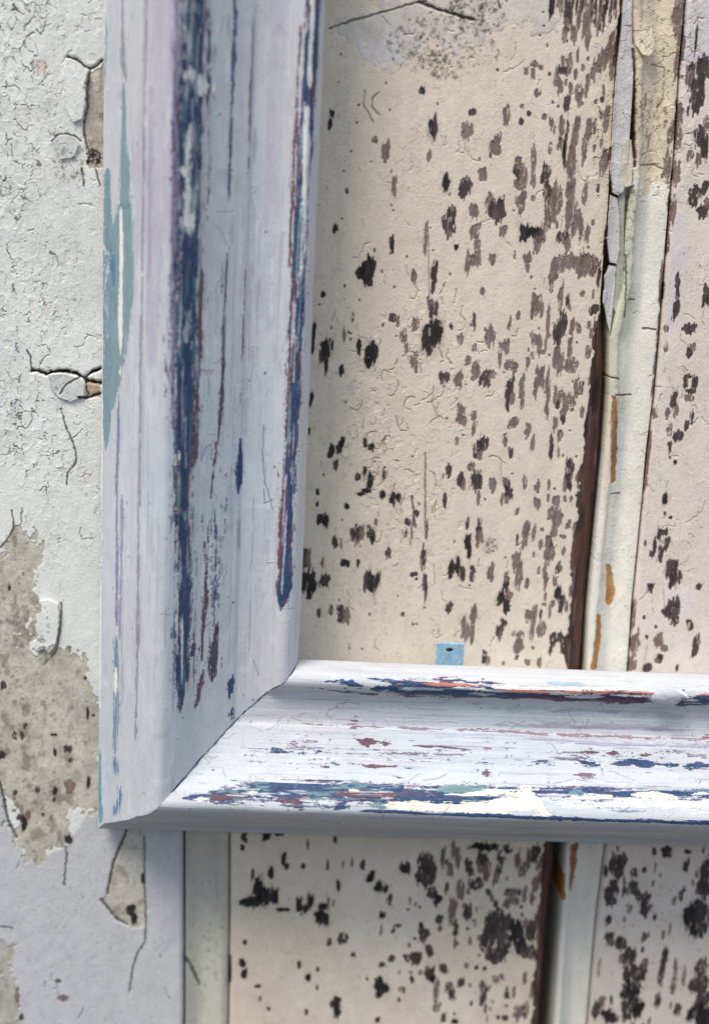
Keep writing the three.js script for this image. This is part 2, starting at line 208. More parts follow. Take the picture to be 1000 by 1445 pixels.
[500, 1080, `140,292,32,40k 25,280,16,34d 45,318,26,26k 50,305,14,20k 70,345,24,36k 88,350,16,26k 100,380,16,34d 205,275,44,60d 190,315,40,60d 210,310,34,90d 222,360,34,40d 235,380,26,40k 78,425,18,24k 118,455,26,14d 108,468,12,20d 75,470,8,40b 195,475,36,36d 190,455,14,20k 195,490,18,20d 210,525,26,36d 175,545,34,50d 150,545,18,28d 105,547,22,24d 75,565,22,18d 162,605,12,20k 62,620,20,40k 78,630,34,50k 72,605,14,24k 72,650,20,24k 140,635,10,24d 35,605,8,12k 65,720,16,20k 215,590,34,50d 222,605,20,24k 250,575,26,34d 232,640,16,100b 232,690,20,24b 265,625,18,40d 275,645,22,50d 300,615,28,32d 240,435,24,30d 275,400,30,60b 272,430,20,50b 320,415,32,46d 312,400,16,24b 285,465,16,60d 283,505,8,40d 318,462,12,14d 250,260,12,60d 290,255,24,50b 280,240,14,60b 270,300,18,44b 260,340,14,30d 300,360,24,50b 295,340,16,40b 322,290,24,50d 340,340,34,36d 345,325,20,20d 378,360,16,24d 360,270,36,60d 370,300,30,60b 350,290,20,40b 345,228,40,20k 385,232,60,30k 408,285,20,90d 400,320,14,50b 430,235,20,30d 460,270,20,60b 470,300,14,40b 490,265,16,70b 480,290,14,50b 510,250,30,60d 520,280,20,40b 510,340,20,60b 520,320,14,50b 440,360,40,30b 432,390,30,34b 455,385,20,30b 480,365,14,50b 500,380,16,40b 395,440,50,80d 380,480,50,110d 420,500,50,110d 400,540,60,50d 430,450,30,60d 455,470,40,70k 465,510,40,60k 485,450,30,40b 500,470,34,70d 490,530,40,50d 515,440,16,50b 398,395,14,34d 345,572,10,14k 365,630,26,50d 360,665,20,50d 398,605,24,28b 415,600,16,20b 430,650,16,30d 450,640,10,40b 425,715,20,24d 480,600,12,40b 460,700,34,50b 485,690,24,60b 500,640,12,60b 515,610,20,30d 510,720,40,40d 285,725,20,20k 370,690,8,40d 250,715,14,30d
 730,280,24,60d 745,300,30,60d 735,340,26,60d 755,270,34,40d 715,360,34,50d 725,385,34,40d 790,305,24,30d 815,295,14,26d 785,345,30,40d 770,355,20,30b 820,380,30,50d 815,410,26,50d 800,370,24,44d 775,405,20,30b 760,350,10,40d 715,440,20,30d 718,485,28,30d 725,500,20,30b 755,505,34,50d 775,545,44,60d 770,590,34,60d 795,590,40,70d 815,580,24,60d 780,640,60,70k 775,690,60,80d 800,690,34,60k 880,245,36,40k 845,245,12,30d 932,285,16,40d 940,245,20,14k 990,300,30,80d 985,350,50,60d 950,430,44,90k 975,410,44,80d 985,440,40,100d 960,460,30,60k 920,370,16,40d 890,465,8,40b 870,480,10,30b 815,490,14,34d 872,540,20,60d 866,590,20,70d 905,570,12,60b 900,620,14,80b 930,600,10,70b 855,670,20,46d 820,560,20,40b 912,690,24,40d 980,570,40,60d 970,620,60,70d 985,660,50,60d 960,700,70,60k 985,720,60,60k 685,690,30,60d 715,710,44,50k 700,670,20,40b 690,580,8,60b`]];
function chip(x, y, w, h, tone, s) {
  const [u0, v0] = W2(x, y), a = Math.max(w / 4 * MPP, 3.2e-4), b = Math.max(h / 4 * MPP, 3.2e-4), col = tone === 'k' ? BLACK : tone === 'd' ? DARK : BROWN;
  const soft = clamp(1.0e-4 / a, 0.03, 0.5), q = 0.30 + 0.1 * n2(s * 3.7, 2), keep = tone === 'k' ? 0.86 : 0.62 + 0.2 * n2(s * 1.3, 5);
  wall.each((u, v, k) => {
    const cu = u * 2500 + 0.5 * n2(v * 500, u * 900 + s), ci = Math.floor(cu), cf = sst(0.3, 0.7, cu - ci), sg = v > v0 ? 3 : 8;
    const h0 = PERM[(ci * 37 + (s * 7 + sg) * 1013) & 65535], h1 = PERM[((ci + 1) * 37 + (s * 7 + sg) * 1013) & 65535], fib = h0 + (h1 - h0) * cf;
    const du = (u - u0 + n2(v * 300 + s * 5, s) * 0.34 * a + n2(v * 1500 + s * 2, u * 600) * 1.2e-4) / a, dv = (v - v0) / b, top = Math.abs(dv) / (1 + 0.36 * fib);
    const r = Math.pow(Math.pow(Math.abs(du), 2.4) + Math.pow(top, 3.0), 0.4) + q * 0.75 * n2(u * 1300 + s * 7, v * 700 + s * 3);
    if (tone === 'k') { const hal = sst(1.9, 0.9, r + 0.35 * n2(u * 900, v * 700)) * 0.16 * (n2(s * 0.77, 4) > -0.2 ? 1 : 0.3); wall.mix(k, [120, 110, 100], hal); }
    let m = 1 - sst(0.95 - soft, 0.99 + soft, r);
    if (m <= 0) return;
    const fleck = sst(keep - 0.15, keep, n2(u * 4200 + s * 17, v * 420 + s) * 0.65 + n2(u * 1400, v * 700 + s) * 0.45); m *= 1 - fleck * 0.85;
    const f = n2(u * 3600, v * 210) * 15 + n2(u * 900 + 40, v * 400) * 11;
    wall.mix(k, [col[0] + f, col[1] + f * 0.93, col[2] + f * 0.9], m * 0.96);
    wall.hb[k] = wall.hb[k] * (1 - 0.5 * m) - 2.2e-4 * m + f * 1.2e-6 * m;
  }, u0 - a * 2.1, u0 + a * 2.1, v0 - b * 2.1, v0 + b * 2.1);
}
let cs = 1;
for (const [ox, oy, s] of CHIPS) for (const q of s.trim().split(/\s+/)) {
  const tone = q.slice(-1), [x, y, w, h] = q.slice(0, -1).split(',').map(Number);
  chip(ox + x / 2, oy + y / 2, w, h, tone, cs++);
}
// more small chips in the crowded margin of the middle plank, and across what the frame hides and beyond
for (let i = 0; i < 110; i++) { const y = -80 + rnd() * 1010, x = 858 - 0.05 * y - rnd() ** 1.7 * 115; chip(x, y, 5 + rnd() * 10, 10 + rnd() * 30, rnd() < 0.75 ? 'b' : 'd', cs++); }
for (let i = 0; i < 110; i++) { const x = 560 + rnd() * 190 - 0, y = 1195 + rnd() * 330; chip(x, y, 4 + rnd() * 9, 8 + rnd() * 22, rnd() < 0.6 ? 'b' : 'd', cs++); }
for (let i = 0; i < 80; i++) { const x = 845 + rnd() * 200, y = 1195 + rnd() * 330; chip(x, y, 4 + rnd() * 10, 10 + rnd() * 26, rnd() < 0.6 ? 'b' : 'd', cs++); }
for (let i = 0; i < 60; i++) { const x = 1010 + rnd() * 190, y = -60 + rnd() * 1250; chip(x, y, 12 + rnd() * 30, 20 + rnd() * 60, rnd() < 0.6 ? 'b' : 'd', cs++); }
for (let i = 0; i < 120; i++) chip(450 + rnd() * 380, -20 + rnd() * 940, 2 + rnd() * 3.4, 3 + rnd() * 8, rnd() < 0.5 ? 'b' : 'd', cs++);
// the bare edges of the boards
wall.each((u, v, k) => {
  const eL = eBareL(v) + 8e-4 * n2(v * 210, u * 900) + 5e-4 * n2(v * 700, u * 1500 + 9), mid = (eMidR(v) + eBeadL(v)) / 2;
  if (u < mid + 0.0005) {
    const m = sst(-1.3e-4, 1.3e-4, u - eL); if (m <= 0) return;
    const f = n2(u * 3200, v * 60) * 16 + n2(u * 900, v * 90) * 10, blk = sst(0.1, 0.5, n2(u * 700 + 3, v * 130) + sst(0.0016, 0, u - eL) * 0.7), strip = sst(0.62, 0.72, n2(u * 2600 + 7, v * 75)) ;
    wall.mix(k, [WOOD[0] + f - 30 * blk, WOOD[1] + f * 0.9 - 14 * blk, WOOD[2] + f * 0.85 - 4 * blk], m); wall.mix(k, [168, 140, 118], m * strip * 0.7);
    wall.hb[k] = -2.2e-4 * m + f * 3e-6 * m;
  }
}, W2(740, 1445)[0] - 0.004, W2(900, 0)[0] + 0.01);
// orange and brown wood where the bead's sharp edge has split
for (const [pts, c] of [['862,558 869,560 870,600 871,640 868,680 862,682 861,630 860,600', [166, 120, 84]], ['855,795 861,799 867,815 869,836 867,852 862,858 855,852 856,820', [190, 140, 84]],
  ['841,866 848,870 849,890 846,915 842,944 832,944 836,910 840,885', [186, 134, 78]], ['789,1234 796,1234 797,1268 790,1270', [186, 138, 82]], ['804,1190 816,1190 813,1225 806,1258 801,1255', [150, 110, 78]]])
  patch(pts, c, 1, -2.6e-4, 0.0003, 1.5);
patch('853,560 862,560 858,700 856,780 852,860 846,862 850,760', [232, 220, 196], 0.85, 0.8e-4, 0.0003, 0.4);
for (const p of ['881,-20 889,-10 889,60 893,72 891,110 888,160 884,220 878,270 870,276 862,272 859,240 863,160 868,90 874,40 876,0', '859,276 869,280 872,300 872,352 868,372 858,370 854,340 857,300', '857,374 867,376 866,400 862,440 859,470 855,455 849,425 851,390']) patch(p, [222, 220, 216], 0.97, 0, 0, 0.5, 0.12);
patch('871,278 881,268 879,320 880,372 878,410 868,440 864,432 868,400 869,372 874,350', [200, 200, 184], 0.97, 0, 0, 0.8, 0.3); patch('880,196 889,198 891,236 888,262 880,264 874,250 875,225', [214, 206, 188], 0.97, 0, 0, 0.8, 0.2);
// cracks in the paint, traced
const crackPx = (s, hw, depth, c = [84, 80, 74], m = 0.85, deep = 0) => wall.line(chop(s).map(q => W2(q[0], q[1])), hw * MPP, c, m, depth, 1.6e-4, deep);
crackPx('94,80 108,83 118,92 128,97 134,94 144,85', 1.6, 4e-4, [70, 66, 60], 0.95, 8e-4);
crackPx('128,97 124,120 123,140 124,150 119,170 119,190 126,218', 1.3, 3e-4, [84, 78, 70], 0.9, 5e-4);
crackPx('73,200 82,190 94,189 105,192 114,199', 1.2, 3e-4); crackPx('116,238 119,262', 1.3, 3e-4, [60, 58, 54]); crackPx('134,235 142,262', 1, 2e-4);
crackPx('45,523 55,524 65,528 75,524 90,523 104,526 112,530 120,533 130,524 142,520', 1.9, 5e-4, [34, 31, 29], 1, 1.4e-3);
crackPx('70,525 90,523 106,527', 2.4, 5e-4, [30, 28, 26], 1, 1.4e-3); crackPx('120,533 125,538 142,540', 2.6, 5e-4, [30, 28, 26], 1, 1.4e-3); crackPx('112,561 125,561 142,556', 1.5, 4e-4, [40, 36, 34], 1, 8e-4);
crackPx('121,533 122,548 125,556', 1.2, 4e-4, [60, 52, 46]); crackPx('112,532 95,542 86,556', 1, 3e-4); crackPx('45,523 44,505 38,494', 1, 3e-4); crackPx('86,577 90,590 94,605 102,622 108,640 107,655 95,668 95,685', 1.1, 3e-4);
crackPx('87,851 86,880 82,905 78,922 62,938', 1.5, 3e-4, [110, 104, 96]); crackPx('17,720 20,745 12,760 0,774', 1.4, 3e-4, [96, 90, 82]); crackPx('0,1105 6,1130 12,1160 24,1182', 2.4, 4e-4, [84, 80, 74], 0.8, 5e-4);
crackPx('92,1195 95,1205 93,1225 91,1250', 1.6, 3e-4, [104, 102, 98]); crackPx('181,1166 172,1190 160,1220 152,1262', 1.5, 4e-4, [88, 84, 78], 0.9, 6e-4); crackPx('143,1270 152,1282 166,1298 180,1306', 2, 4e-4, [96, 92, 86], 0.85, 6e-4);
crackPx('204,1180 204,1240 206,1300 205,1330 195,1345 188,1365 183,1400', 1.5, 3e-4, [98, 95, 90]); crackPx('0,1308 18,1310', 1.5, 3e-4, [110, 108, 104]); crackPx('261,1352 268,1362 280,1395', 2.4, 3e-4, [86, 84, 76], 0.8);
crackPx('464,40 500,28 545,16 585,4 600,2', 1.4, 3e-4, [120, 112, 104], 0.9); crackPx('590,2 615,12 640,20 668,28', 1.8, 4e-4, [70, 68, 66], 0.95, 5e-4);
crackPx('604,330 606,420', 0.7, 2e-4, [120, 104, 88], 0.5); crackPx('581,700 586,745', 1.3, 3e-4, [86, 74, 66]); crackPx('600,640 600,760', 1, 2e-4, [104, 90, 78], 0.8); crackPx('515,128 513,150 520,160 526,172', 0.9, 2.5e-4, [150, 130, 108], 0.8); crackPx('534,130 526,138 524,150 534,162', 0.9, 2.5e-4, [150, 130, 108], 0.8);
crackPx('905,233 925,232 938,240', 1, 3e-4, [130, 112, 92]); crackPx('886,423 896,423', 0.9, 3e-4); crackPx('908,464 926,465', 1, 3e-4, [120, 116, 110]); crackPx('858,532 872,535', 1.1, 3e-4); crackPx('868,558 892,558', 1.1, 3e-4); crackPx('862,698 876,698', 1, 3e-4); crackPx('882,360 881,440 880,448', 1.2, 3e-4, [90, 100, 88]);
crackPx('912,133 911,150', 1, 3e-4, [150, 128, 104]); crackPx('920,90 938,95 937,140 930,152', 0.8, 3e-4, [170, 148, 120], 0.8); crackPx('918,195 914,215 906,220', 0.9, 3e-4, [150, 130, 104]);
crackPx('891,70 894,120 893,190 895,235', 1.6, 4e-4, [54, 48, 44], 0.9, 1e-3);
// fine crackle: short jogging lines that follow the grain
function crackle(x, y, n, segs, c, m, hw, depth) {
  let [u, v] = W2(x, y); let dir = rnd() < 0.62 ? -Math.PI / 2 + (rnd() - 0.5) * 0.5 : (rnd() < 0.5 ? Math.PI : 0) + (rnd() - 0.5) * 0.9, turn = (rnd() - 0.5) * 0.9;
  for (let i = 0; i < segs; i++) {
    const pts = [[u, v]]; for (let q = 0; q < 3; q++) { const L = (1 + rnd() * 3.2) * MPP; u += Math.cos(dir) * L; v += Math.sin(dir) * L * 1.25; dir += turn * 0.5 + (rnd() - 0.5) * 0.7; pts.push([u, v]); }
    wall.line(pts, hw * MPP * (0.55 + 0.7 * rnd()), c, m * (0.45 + 0.55 * rnd()), depth, 2.2e-4);
    if (rnd() < 0.35) { dir += (rnd() < 0.5 ? -1 : 1) * (0.9 + rnd() * 0.5); turn = (rnd() - 0.5) * 0.9; } if (rnd() < 0.2) { u += (rnd() - 0.5) * 5 * MPP; v -= rnd() * 6 * MPP; }
  }
}
const greyAt = g => [g, g - 4, g - 10];
for (let i = 0; i < 34; i++) crackle(-30 + rnd() ** 1.15 * 172, -30 + rnd() * 790, 0, 1 + (rnd() * 3.4 | 0), greyAt(110 + rnd() * 50), 0.35 + rnd() * 0.45, 0.28 + rnd() * 0.42, 2e-4);
for (let i = 0; i < 8; i++) { const w = rnd(); crackle(w * 70 - 4, -10 + rnd() * 740, 0, 1 + (rnd() * 4 | 0), [122, 118, 112], 0.75, 0.65, 2.6e-4); }
for (let i = 0; i < 12; i++) crackle(rnd() * 250, 1180 + rnd() * 280, 0, 1 + (rnd() * 2 | 0), [150, 148, 146], 0.5, 0.9, 2e-4);
for (let i = 0; i < 60; i++) crackle(450 + rnd() * 280, 360 + rnd() * 560, 0, 1 + (rnd() * 4 | 0), [168, 147, 120], 0.35 + rnd() * 0.35, 0.5, 2.4e-4);
for (let i = 0; i < 26; i++) crackle(520 + rnd() * 110, 480 + rnd() * 230, 0, 1 + (rnd() * 5 | 0), [150, 130, 106], 0.6, 0.45, 2.4e-4);
for (let i = 0; i < 40; i++) crackle(470 + rnd() * 380, 20 + rnd() * 380, 0, 1 + (rnd() * 3 | 0), [186, 166, 140], 0.4, 0.45, 2e-4);
for (let i = 0; i < 50; i++) crackle(900 + rnd() * 110, 20 + rnd() * 900, 0, 1 + (rnd() * 3 | 0), [180, 162, 140], 0.45, 0.5, 2e-4);
// small places where a scale of paint has come off and left a paler coat
for (let i = 0; i < 46; i++) { const x = 500 + rnd() * 150, y = 420 + rnd() * 330, w = 2 + rnd() * 7, h = 3 + rnd() * 9; patch(`${x},${y} ${x + w},${y + 1} ${x + w - 1},${y + h} ${x + 1},${y + h + 2}`, [234, 222, 202], 0.6, -1.3e-4, 0.0003, 0.3); }
for (let i = 0; i < 60; i++) { const x = rnd() * 140, y = rnd() * 760, w = 3 + rnd() * 10, h = 4 + rnd() * 12; patch(`${x},${y} ${x + w},${y + 1} ${x + w - 1},${y + h} ${x + 1},${y + h + 2}`, [230, 226, 222], 0.5, -1.2e-4, 0.0004, 0.3); }
// scales of paint: jittered cells whose borders open here and there, each scale a little tilted and cupped
function scales(x0, y0, x1, y1, cu, cv, amtFn, col, sd) {
  const A = W2(x0, y1), B = W2(x1, y0), lo = Math.min(A[0], W2(x0, y0)[0]), hi = Math.max(B[0], W2(x1, y1)[0]);
  const J = (i, j, q) => PERM[((i * 73 + j * 179 + q * 37 + sd * 911) & 65535)];
  wall.each((u, v, k) => {
    const amt = amtFn(u, v); if (amt <= 0.01) return;
    const x = (u + 0.22 * cu * n2(u * 700, v * 500)) / cu + 0.18 * n2(v * 2600, u * 500), y = (v + 0.3 * cv * n2(u * 500 + 90, v * 420)) / cv, xi = Math.floor(x), yi = Math.floor(y);
    let f1 = 9, f2 = 9, id = 0, dx = 0, dy = 0;
    for (let j = -1; j <= 1; j++) for (let i = -1; i <= 1; i++) { const cx = xi + i + 0.5 + 0.48 * J(xi + i, yi + j, 1), cy = yi + j + 0.5 + 0.48 * J(xi + i, yi + j, 2), d = Math.hypot((x - cx), (y - cy)); if (d < f1) { f2 = f1; f1 = d; id = (xi + i) * 31 + (yi + j) * 57; dx = x - cx; dy = y - cy; } else if (d < f2) f2 = d; }
    const e = (f2 - f1) * Math.min(cu, cv), open = amt * sst(0.0, 0.5, n2(u * 380 + 5, v * 330 + sd) + 0.45 * n2(u * 1300, v * 900));
    const w = 0.9e-4 + 1.6e-4 * open, m = open * (1 - sst(w * 0.35, w, e)), t = PERM[(id * 131 + 77) & 65535], t2 = PERM[(id * 57 + 19) & 65535];
    wall.mix(k, col, m * 0.8); wall.hb[k] += amt * (1.7e-4 * (t * dx + t2 * dy) + 9e-5 * sst(0.25, 0.7, f1)) - 2.6e-4 * m;
  }, lo, hi, A[1], B[1]);
}
const uPx = (x, y) => W2(x, y)[0];
{ const a = uPx(20, 400), b = uPx(142, 400), vb = W2(0, 760)[1]; scales(-60, -60, 146, 900, 0.0030, 0.0056, (u, v) => (0.5 + 0.65 * sst(b, a, u + 0.006 * n2(v * 60, 3))) * sst(vb - 0.012, vb + 0.003, v + 0.004 * n2(u * 200, 9)) * sst(-0.75, 0.2, fbm(u * 60, v * 45 + 3)), [112, 108, 100], 1); scales(-60, -60, 110, 800, 0.0017, 0.0030, (u, v) => 0.75 * sst(-0.05, 0.4, fbm(u * 75 + 40, v * 40 + 3)) * sst(b, a, u - 0.004), [124, 120, 112], 6); }
scales(855, -60, 970, 940, 0.0024, 0.0044, (u, v) => 0.55 * sst(-0.1, 0.5, fbm(u * 130 + 15, v * 70)), [146, 136, 116], 7); scales(850, -60, 970, 280, 0.0032, 0.0050, (u, v) => 0.9, [140, 122, 98], 9);
scales(440, 330, 760, 935, 0.0022, 0.0034, (u, v) => { const c = W2(575, 600), d = Math.hypot((u - c[0]) / 0.022, (v - c[1]) / 0.045); return (0.12 + 0.8 * sst(1.5, 0.4, d)) * sst(-0.5, 0.5, fbm(u * 120 + 9, v * 80)); }, [152, 132, 106], 2);
scales(450, 60, 850, 330, 0.0024, 0.0036, (u, v) => 0.4 * sst(0.1, 0.55, fbm(u * 110 + 30, v * 80)), [176, 156, 128], 3);
scales(890, 0, 1040, 940, 0.0026, 0.004, (u, v) => 0.45 * sst(0.1, 0.55, fbm(u * 110 + 60, v * 80)), [172, 154, 132], 4);
// grime: pin specks, scuffs and a granular skin over the whole wall
wall.each((u, v, k) => {
  const f = n2(u * 5200, v * 4300), g = n2(u * 2300 + 11, v * 1900), h = fbm(u * 420 + 70, v * 300), sp = sst(0.62, 0.8, n2(u * 2900 + 31, v * 2300 + 8)) * sst(-0.1, 0.5, n2(u * 240, v * 200 + 60)), sc = sst(0.7, 0.85, n2(u * 4200 + 5, v * 330)) * sst(0.1, 0.6, n2(u * 150 + 9, v * 90));
  const m = f * 3.2 + g * 3.4 + h * 6; wall.r[k] += m; wall.g[k] += m; wall.b[k] += m * 0.95;
  wall.mix(k, [120, 108, 94], sp * 0.32 + sc * 0.14); wall.hb[k] += f * 1.2e-5 + g * 2.6e-5 + h * 3.5e-5 - sp * 4e-5;
});
const [wallMap, wallBump] = wall.textures(1.0e-3);
const matWall = new THREE.MeshPhysicalMaterial({ map: wallMap, bumpMap: wallBump, bumpScale: 1.0e-3, roughness: 0.72, specularIntensity: 0.6 });
console.log('wall painted');

// ------------------------------------------------------------------ boards
const scn = (o, name, ud, parent = scene) => { o.name = name; Object.assign(o.userData, ud || {}); o.traverse(q => { if (q.isMesh) { q.castShadow = q.receiveShadow = true; } }); parent.add(o); return o; };
function steps() {                                           // v stations: dense where the photograph looks, coarse beyond
  const a = []; for (let v = -1.25; v < -0.14; v += 0.06) a.push(v);
  for (let v = -0.135; v < 0.30; v += 0.0005) a.push(v);
  for (let v = 0.31; v < 1.0; v += 0.06) a.push(v); return a;
}
const VS = steps();
function grid(nu, nv, f) {                                   // f(i,j) -> [x,y,z,u,v]
  const p = new Float32Array(nu * nv * 3), t = new Float32Array(nu * nv * 2), ix = [];
  for (let j = 0; j < nv; j++) for (let i = 0; i < nu; i++) { const q = f(i, j), k = j * nu + i; p.set([q[0], q[1], q[2]], k * 3); t.set([q[3], q[4]], k * 2); if (i && j) { const a = k - nu - 1, b = k - nu, c = k - 1; ix.push(a, b, k, a, k, c); } }
  const g = new THREE.BufferGeometry(); g.setAttribute('position', new THREE.BufferAttribute(p, 3)); g.setAttribute('uv', new THREE.BufferAttribute(t, 2)); g.setIndex(ix); g.computeVertexNormals(); return g;
}
function board(aFn, bFn, cell, zFn, vs = VS, back = -0.02) {
  const w = Math.max(...[-0.1, 0.1, 0.25].map(v => bFn(v) - aFn(v))), nu = Math.max(4, Math.ceil(w / cell));
  const P = (i, j) => { const v = vs[j], a = aFn(v), b = bFn(v), f = i / (nu - 1), u = a + (b - a) * f; return [u, v, WZ + zFn(u, v, f, a, b)]; };
  const out = ([u, v, z]) => [...fromWall(u, v, z), ...wall.uv(u, v)];
  const parts = [grid(nu, vs.length, (i, j) => out(P(i, j)))];
  const n = vs.length;
  const side = (i, flip) => grid(2, n, (q, j) => { const p = P(i, j); if ((q === 1) !== flip) return out(p); return out([p[0], p[1], back]); });
  parts.push(side(0, false), side(nu - 1, true));
  parts.push(grid(nu, 2, (i, q) => { const p = P(i, 0); return out(q ? p : [p[0], p[1], back]); }), grid(nu, 2, (i, q) => { const p = P(i, n - 1); return out(q ? [p[0], p[1], back] : p); }));
  parts.push(grid(2, 2, (i, j) => { const p = P(i ? 0 : nu - 1, j ? n - 1 : 0); return out([p[0], p[1], back]); }));
  return mergeGeometries(parts);
}
const wave = (u, v) => 2.4e-4 * fbm(u * 22, v * 9) + 1.0e-4 * fbm(u * 120, v * 60) - 2.0e-4;
const lip = (d, r, h) => d < r ? -h * (1 - Math.sqrt(Math.max(0, 1 - (1 - d / r) ** 2))) : 0;
const hg = (u, v) => wall.at(wall.hg, u, v);
const plainZ = (u, v, f, a, b) => wave(u, v) + hg(u, v) + lip(u - a, 0.0012, 0.0012) + lip(b - u, 0.0012, 0.0012);
const plankWall = new THREE.Group();
scn(plankWall, 'plank_wall', { label: 'old wall of upright painted planks, cream and white paint flaking to dark wood', category: 'wall' });
const plank = (a, b, z, label, cell = 0.0005, vs = VS) => scn(new THREE.Mesh(board(a, b, cell, z, vs), matWall), 'plank', label ? { label } : {}, plankWall);
const PER = eBeadL(-0.05) - eLeftBeadL(-0.05);
const gap = 0.0009;
const VC = VS.filter((v, i) => i % 20 === 0);
plank(v => eLeftBeadL(v) - PER + 0.0145, v => eLeftBeadL(v) - gap, plainZ, 'white plank with crackled paint and a bare beige patch');
plank(v => eLeftBeadR(v) + gap * 0.7, v => eMidR(v), (u, v, f, a, b) => {
  const e = eBareL(v), w = Math.max(0.0012, b - e); return wave(u, v) + hg(u, v) + lip(u - a, 0.0012, 0.0012) - (u > e ? 0.0016 * ((u - e) / w) ** 1.2 * sst(0, 0.006, w) + 0.0012 * ((u - e) / w) ** 4 : 0);
}, 'cream plank peppered with dark chips, its split edge bare brown wood');
plank(v => eBeadR(v) + gap, v => eBeadR(v) + PER - 0.0155, plainZ, 'pinkish cream plank with dark chips beside the white bead');
plank(v => eLeftBeadL(v) - PER * 1.88, v => eLeftBeadL(v) - PER - gap, plainZ, null, 0.004, VC);
plank(v => eBeadR(v) + PER + gap, v => eBeadR(v) + PER * 1.88, plainZ, null, 0.004, VC);
// hollowed bead mouldings between the planks, a raised sharp edge on one side
const coveZ = (u, v, f, a, b) => { const rise = f < 0.16 ? 0.0012 * sst(0, 0.05, f) : 0.0012 * sst(0.245, 0.17, f + 0.02 * n2(v * 300, 2)); return rise - 0.0024 * Math.sin(Math.PI * sst(0.12, 1, f)) ** 1.3 * 0.9 + 0.0002 + wave(u, v) * 0.5 + hg(u, v) - 0.0004; };
const leftZ = (u, v, f) => -0.0002 - 0.0030 * Math.sin(Math.PI * clamp(f / 0.82, 0, 1)) ** 1.2 + (f > 0.82 ? -0.0012 * ((f - 0.82) / 0.18) ** 3 : 0) + wave(u, v) * 0.5 + hg(u, v);
const bead = (a, b, z, label, cell = 0.0005, vs = VS) => scn(new THREE.Mesh(board(a, b, cell, z, vs), matWall), 'bead_moulding', label ? { label } : {}, plankWall);
bead(eLeftBeadL, eLeftBeadR, leftZ, 'grey beige bead moulding running behind the frame');
bead(eBeadL, eBeadR, coveZ, 'white hollow bead moulding with split edge showing orange wood');
bead(v => eLeftBeadL(v) - PER, v => eLeftBeadR(v) - PER, leftZ, null, 0.002, VC);
bead(v => eBeadL(v) + PER, v => eBeadR(v) + PER, coveZ, null, 0.002, VC);
// boarding behind, seen only as the dark of the gaps
{
  const m = new THREE.MeshStandardMaterial({ color: new THREE.Color().setRGB(0.16, 0.12, 0.095), roughness: 0.95 });
  const g = grid(2, 2, (i, j) => [...fromWall(i ? 0.36 : -0.36, j ? 0.98 : -1.25, -0.0185), i, j]);
  scn(new THREE.Mesh(g, m), 'backing_board', { label: 'bare boarding in the gap behind the planks' }, plankWall);
}
// lifted pieces of paint: thin curled shells with a real edge
function flake(ptsPx, lift, name, label, col, toward, z0 = 0.0004) {
  const P = chop(ptsPx).map(q => W2(q[0], q[1])), us = P.map(p => p[0]), vs = P.map(p => p[1]);
  const sh = new THREE.Shape(P.map(p => new THREE.Vector2(p[0], p[1])));
  const g = new THREE.ExtrudeGeometry(sh, { depth: 0.0005, bevelEnabled: true, bevelThickness: 0.0001, bevelSize: 0.00012, bevelSegments: 2, steps: 1 });
  const pos = g.attributes.position, uv = g.attributes.uv, [tx, ty] = toward, u0 = Math.min(...us), u1 = Math.max(...us), v0 = Math.min(...vs), v1 = Math.max(...vs);
  for (let i = 0; i < pos.count; i++) {
    const u = pos.getX(i), v = pos.getY(i), z = pos.getZ(i), fu = (u - u0) / (u1 - u0), fv = (v - v0) / (v1 - v0);
    const t = clamp((tx > 0 ? fu : tx < 0 ? 1 - fu : 0) * Math.abs(tx) + (ty > 0 ? fv : ty < 0 ? 1 - fv : 0) * Math.abs(ty), 0, 1);
    const q = fromWall(u, v, WZ + z0 + z + lift * t * t); pos.setXYZ(i, ...q); uv.setXY(i, ...wall.uv(u, v));
  }
  g.computeVertexNormals();
  return scn(new THREE.Mesh(g, col || matWall), name, { label }, plankWall);
}
flake('881,-20 889,-10 889,60 893,72 891,110 888,160 884,220 878,270 870,276 862,272 859,240 863,160 868,90 874,40 876,0', 0.0010, 'paint_flake', 'long white sliver of paint along the split', null, [-1, 0], 0.0006);
flake('859,276 869,280 872,300 872,352 868,372 858,370 854,340 857,300', 0.0012, 'paint_flake', 'white sliver of paint along the split, middle piece', null, [-1, 0], 0.0004);
flake('857,374 867,376 866,400 862,440 859,470 855,455 849,425 851,390', 0.0011, 'paint_flake', 'white sliver of paint along the split, lowest pointed piece', null, [-1, 0], 0.0002);
flake('871,278 881,268 879,320 880,372 878,410 868,440 864,432 868,400 869,372 874,350', -0.0012, 'paint_flake', 'greenish grey strip of old paint beside the sliver', null, [1, 0], -0.0002);
flake('896,36 907,34 917,38 921,60 918,74 912,80 904,78 895,64 893,52', 0.0014, 'paint_flake', 'rounded hanging tongue of cream paint on the bead', null, [0, -1], 0.0002);
flake('880,196 889,198 891,236 888,262 880,264 874,250 875,225', 0.0010, 'paint_flake', 'small curled scale of paint by the dark crack', null, [0, -1], 0.0);
flake('70,529 92,527 112,533 119,540 118,560 100,566 84,560 72,545', 0.0011, 'paint_flake', 'lifted white paint scale under the black crack', null, [0, 1], 0.0);
flake('95,84 108,87 118,96 126,101 122,122 121,146 116,168 104,172 92,150 90,110', 0.0008, 'paint_flake', 'lifted white paint scale by the bare strip', null, [1, 0.2], -0.0001);
flake('75,201 83,193 95,192 106,195 112,202 104,222 86,224', 0.0007, 'paint_flake', 'curled top of a small white paint scale', null, [0, 1], -0.0002);
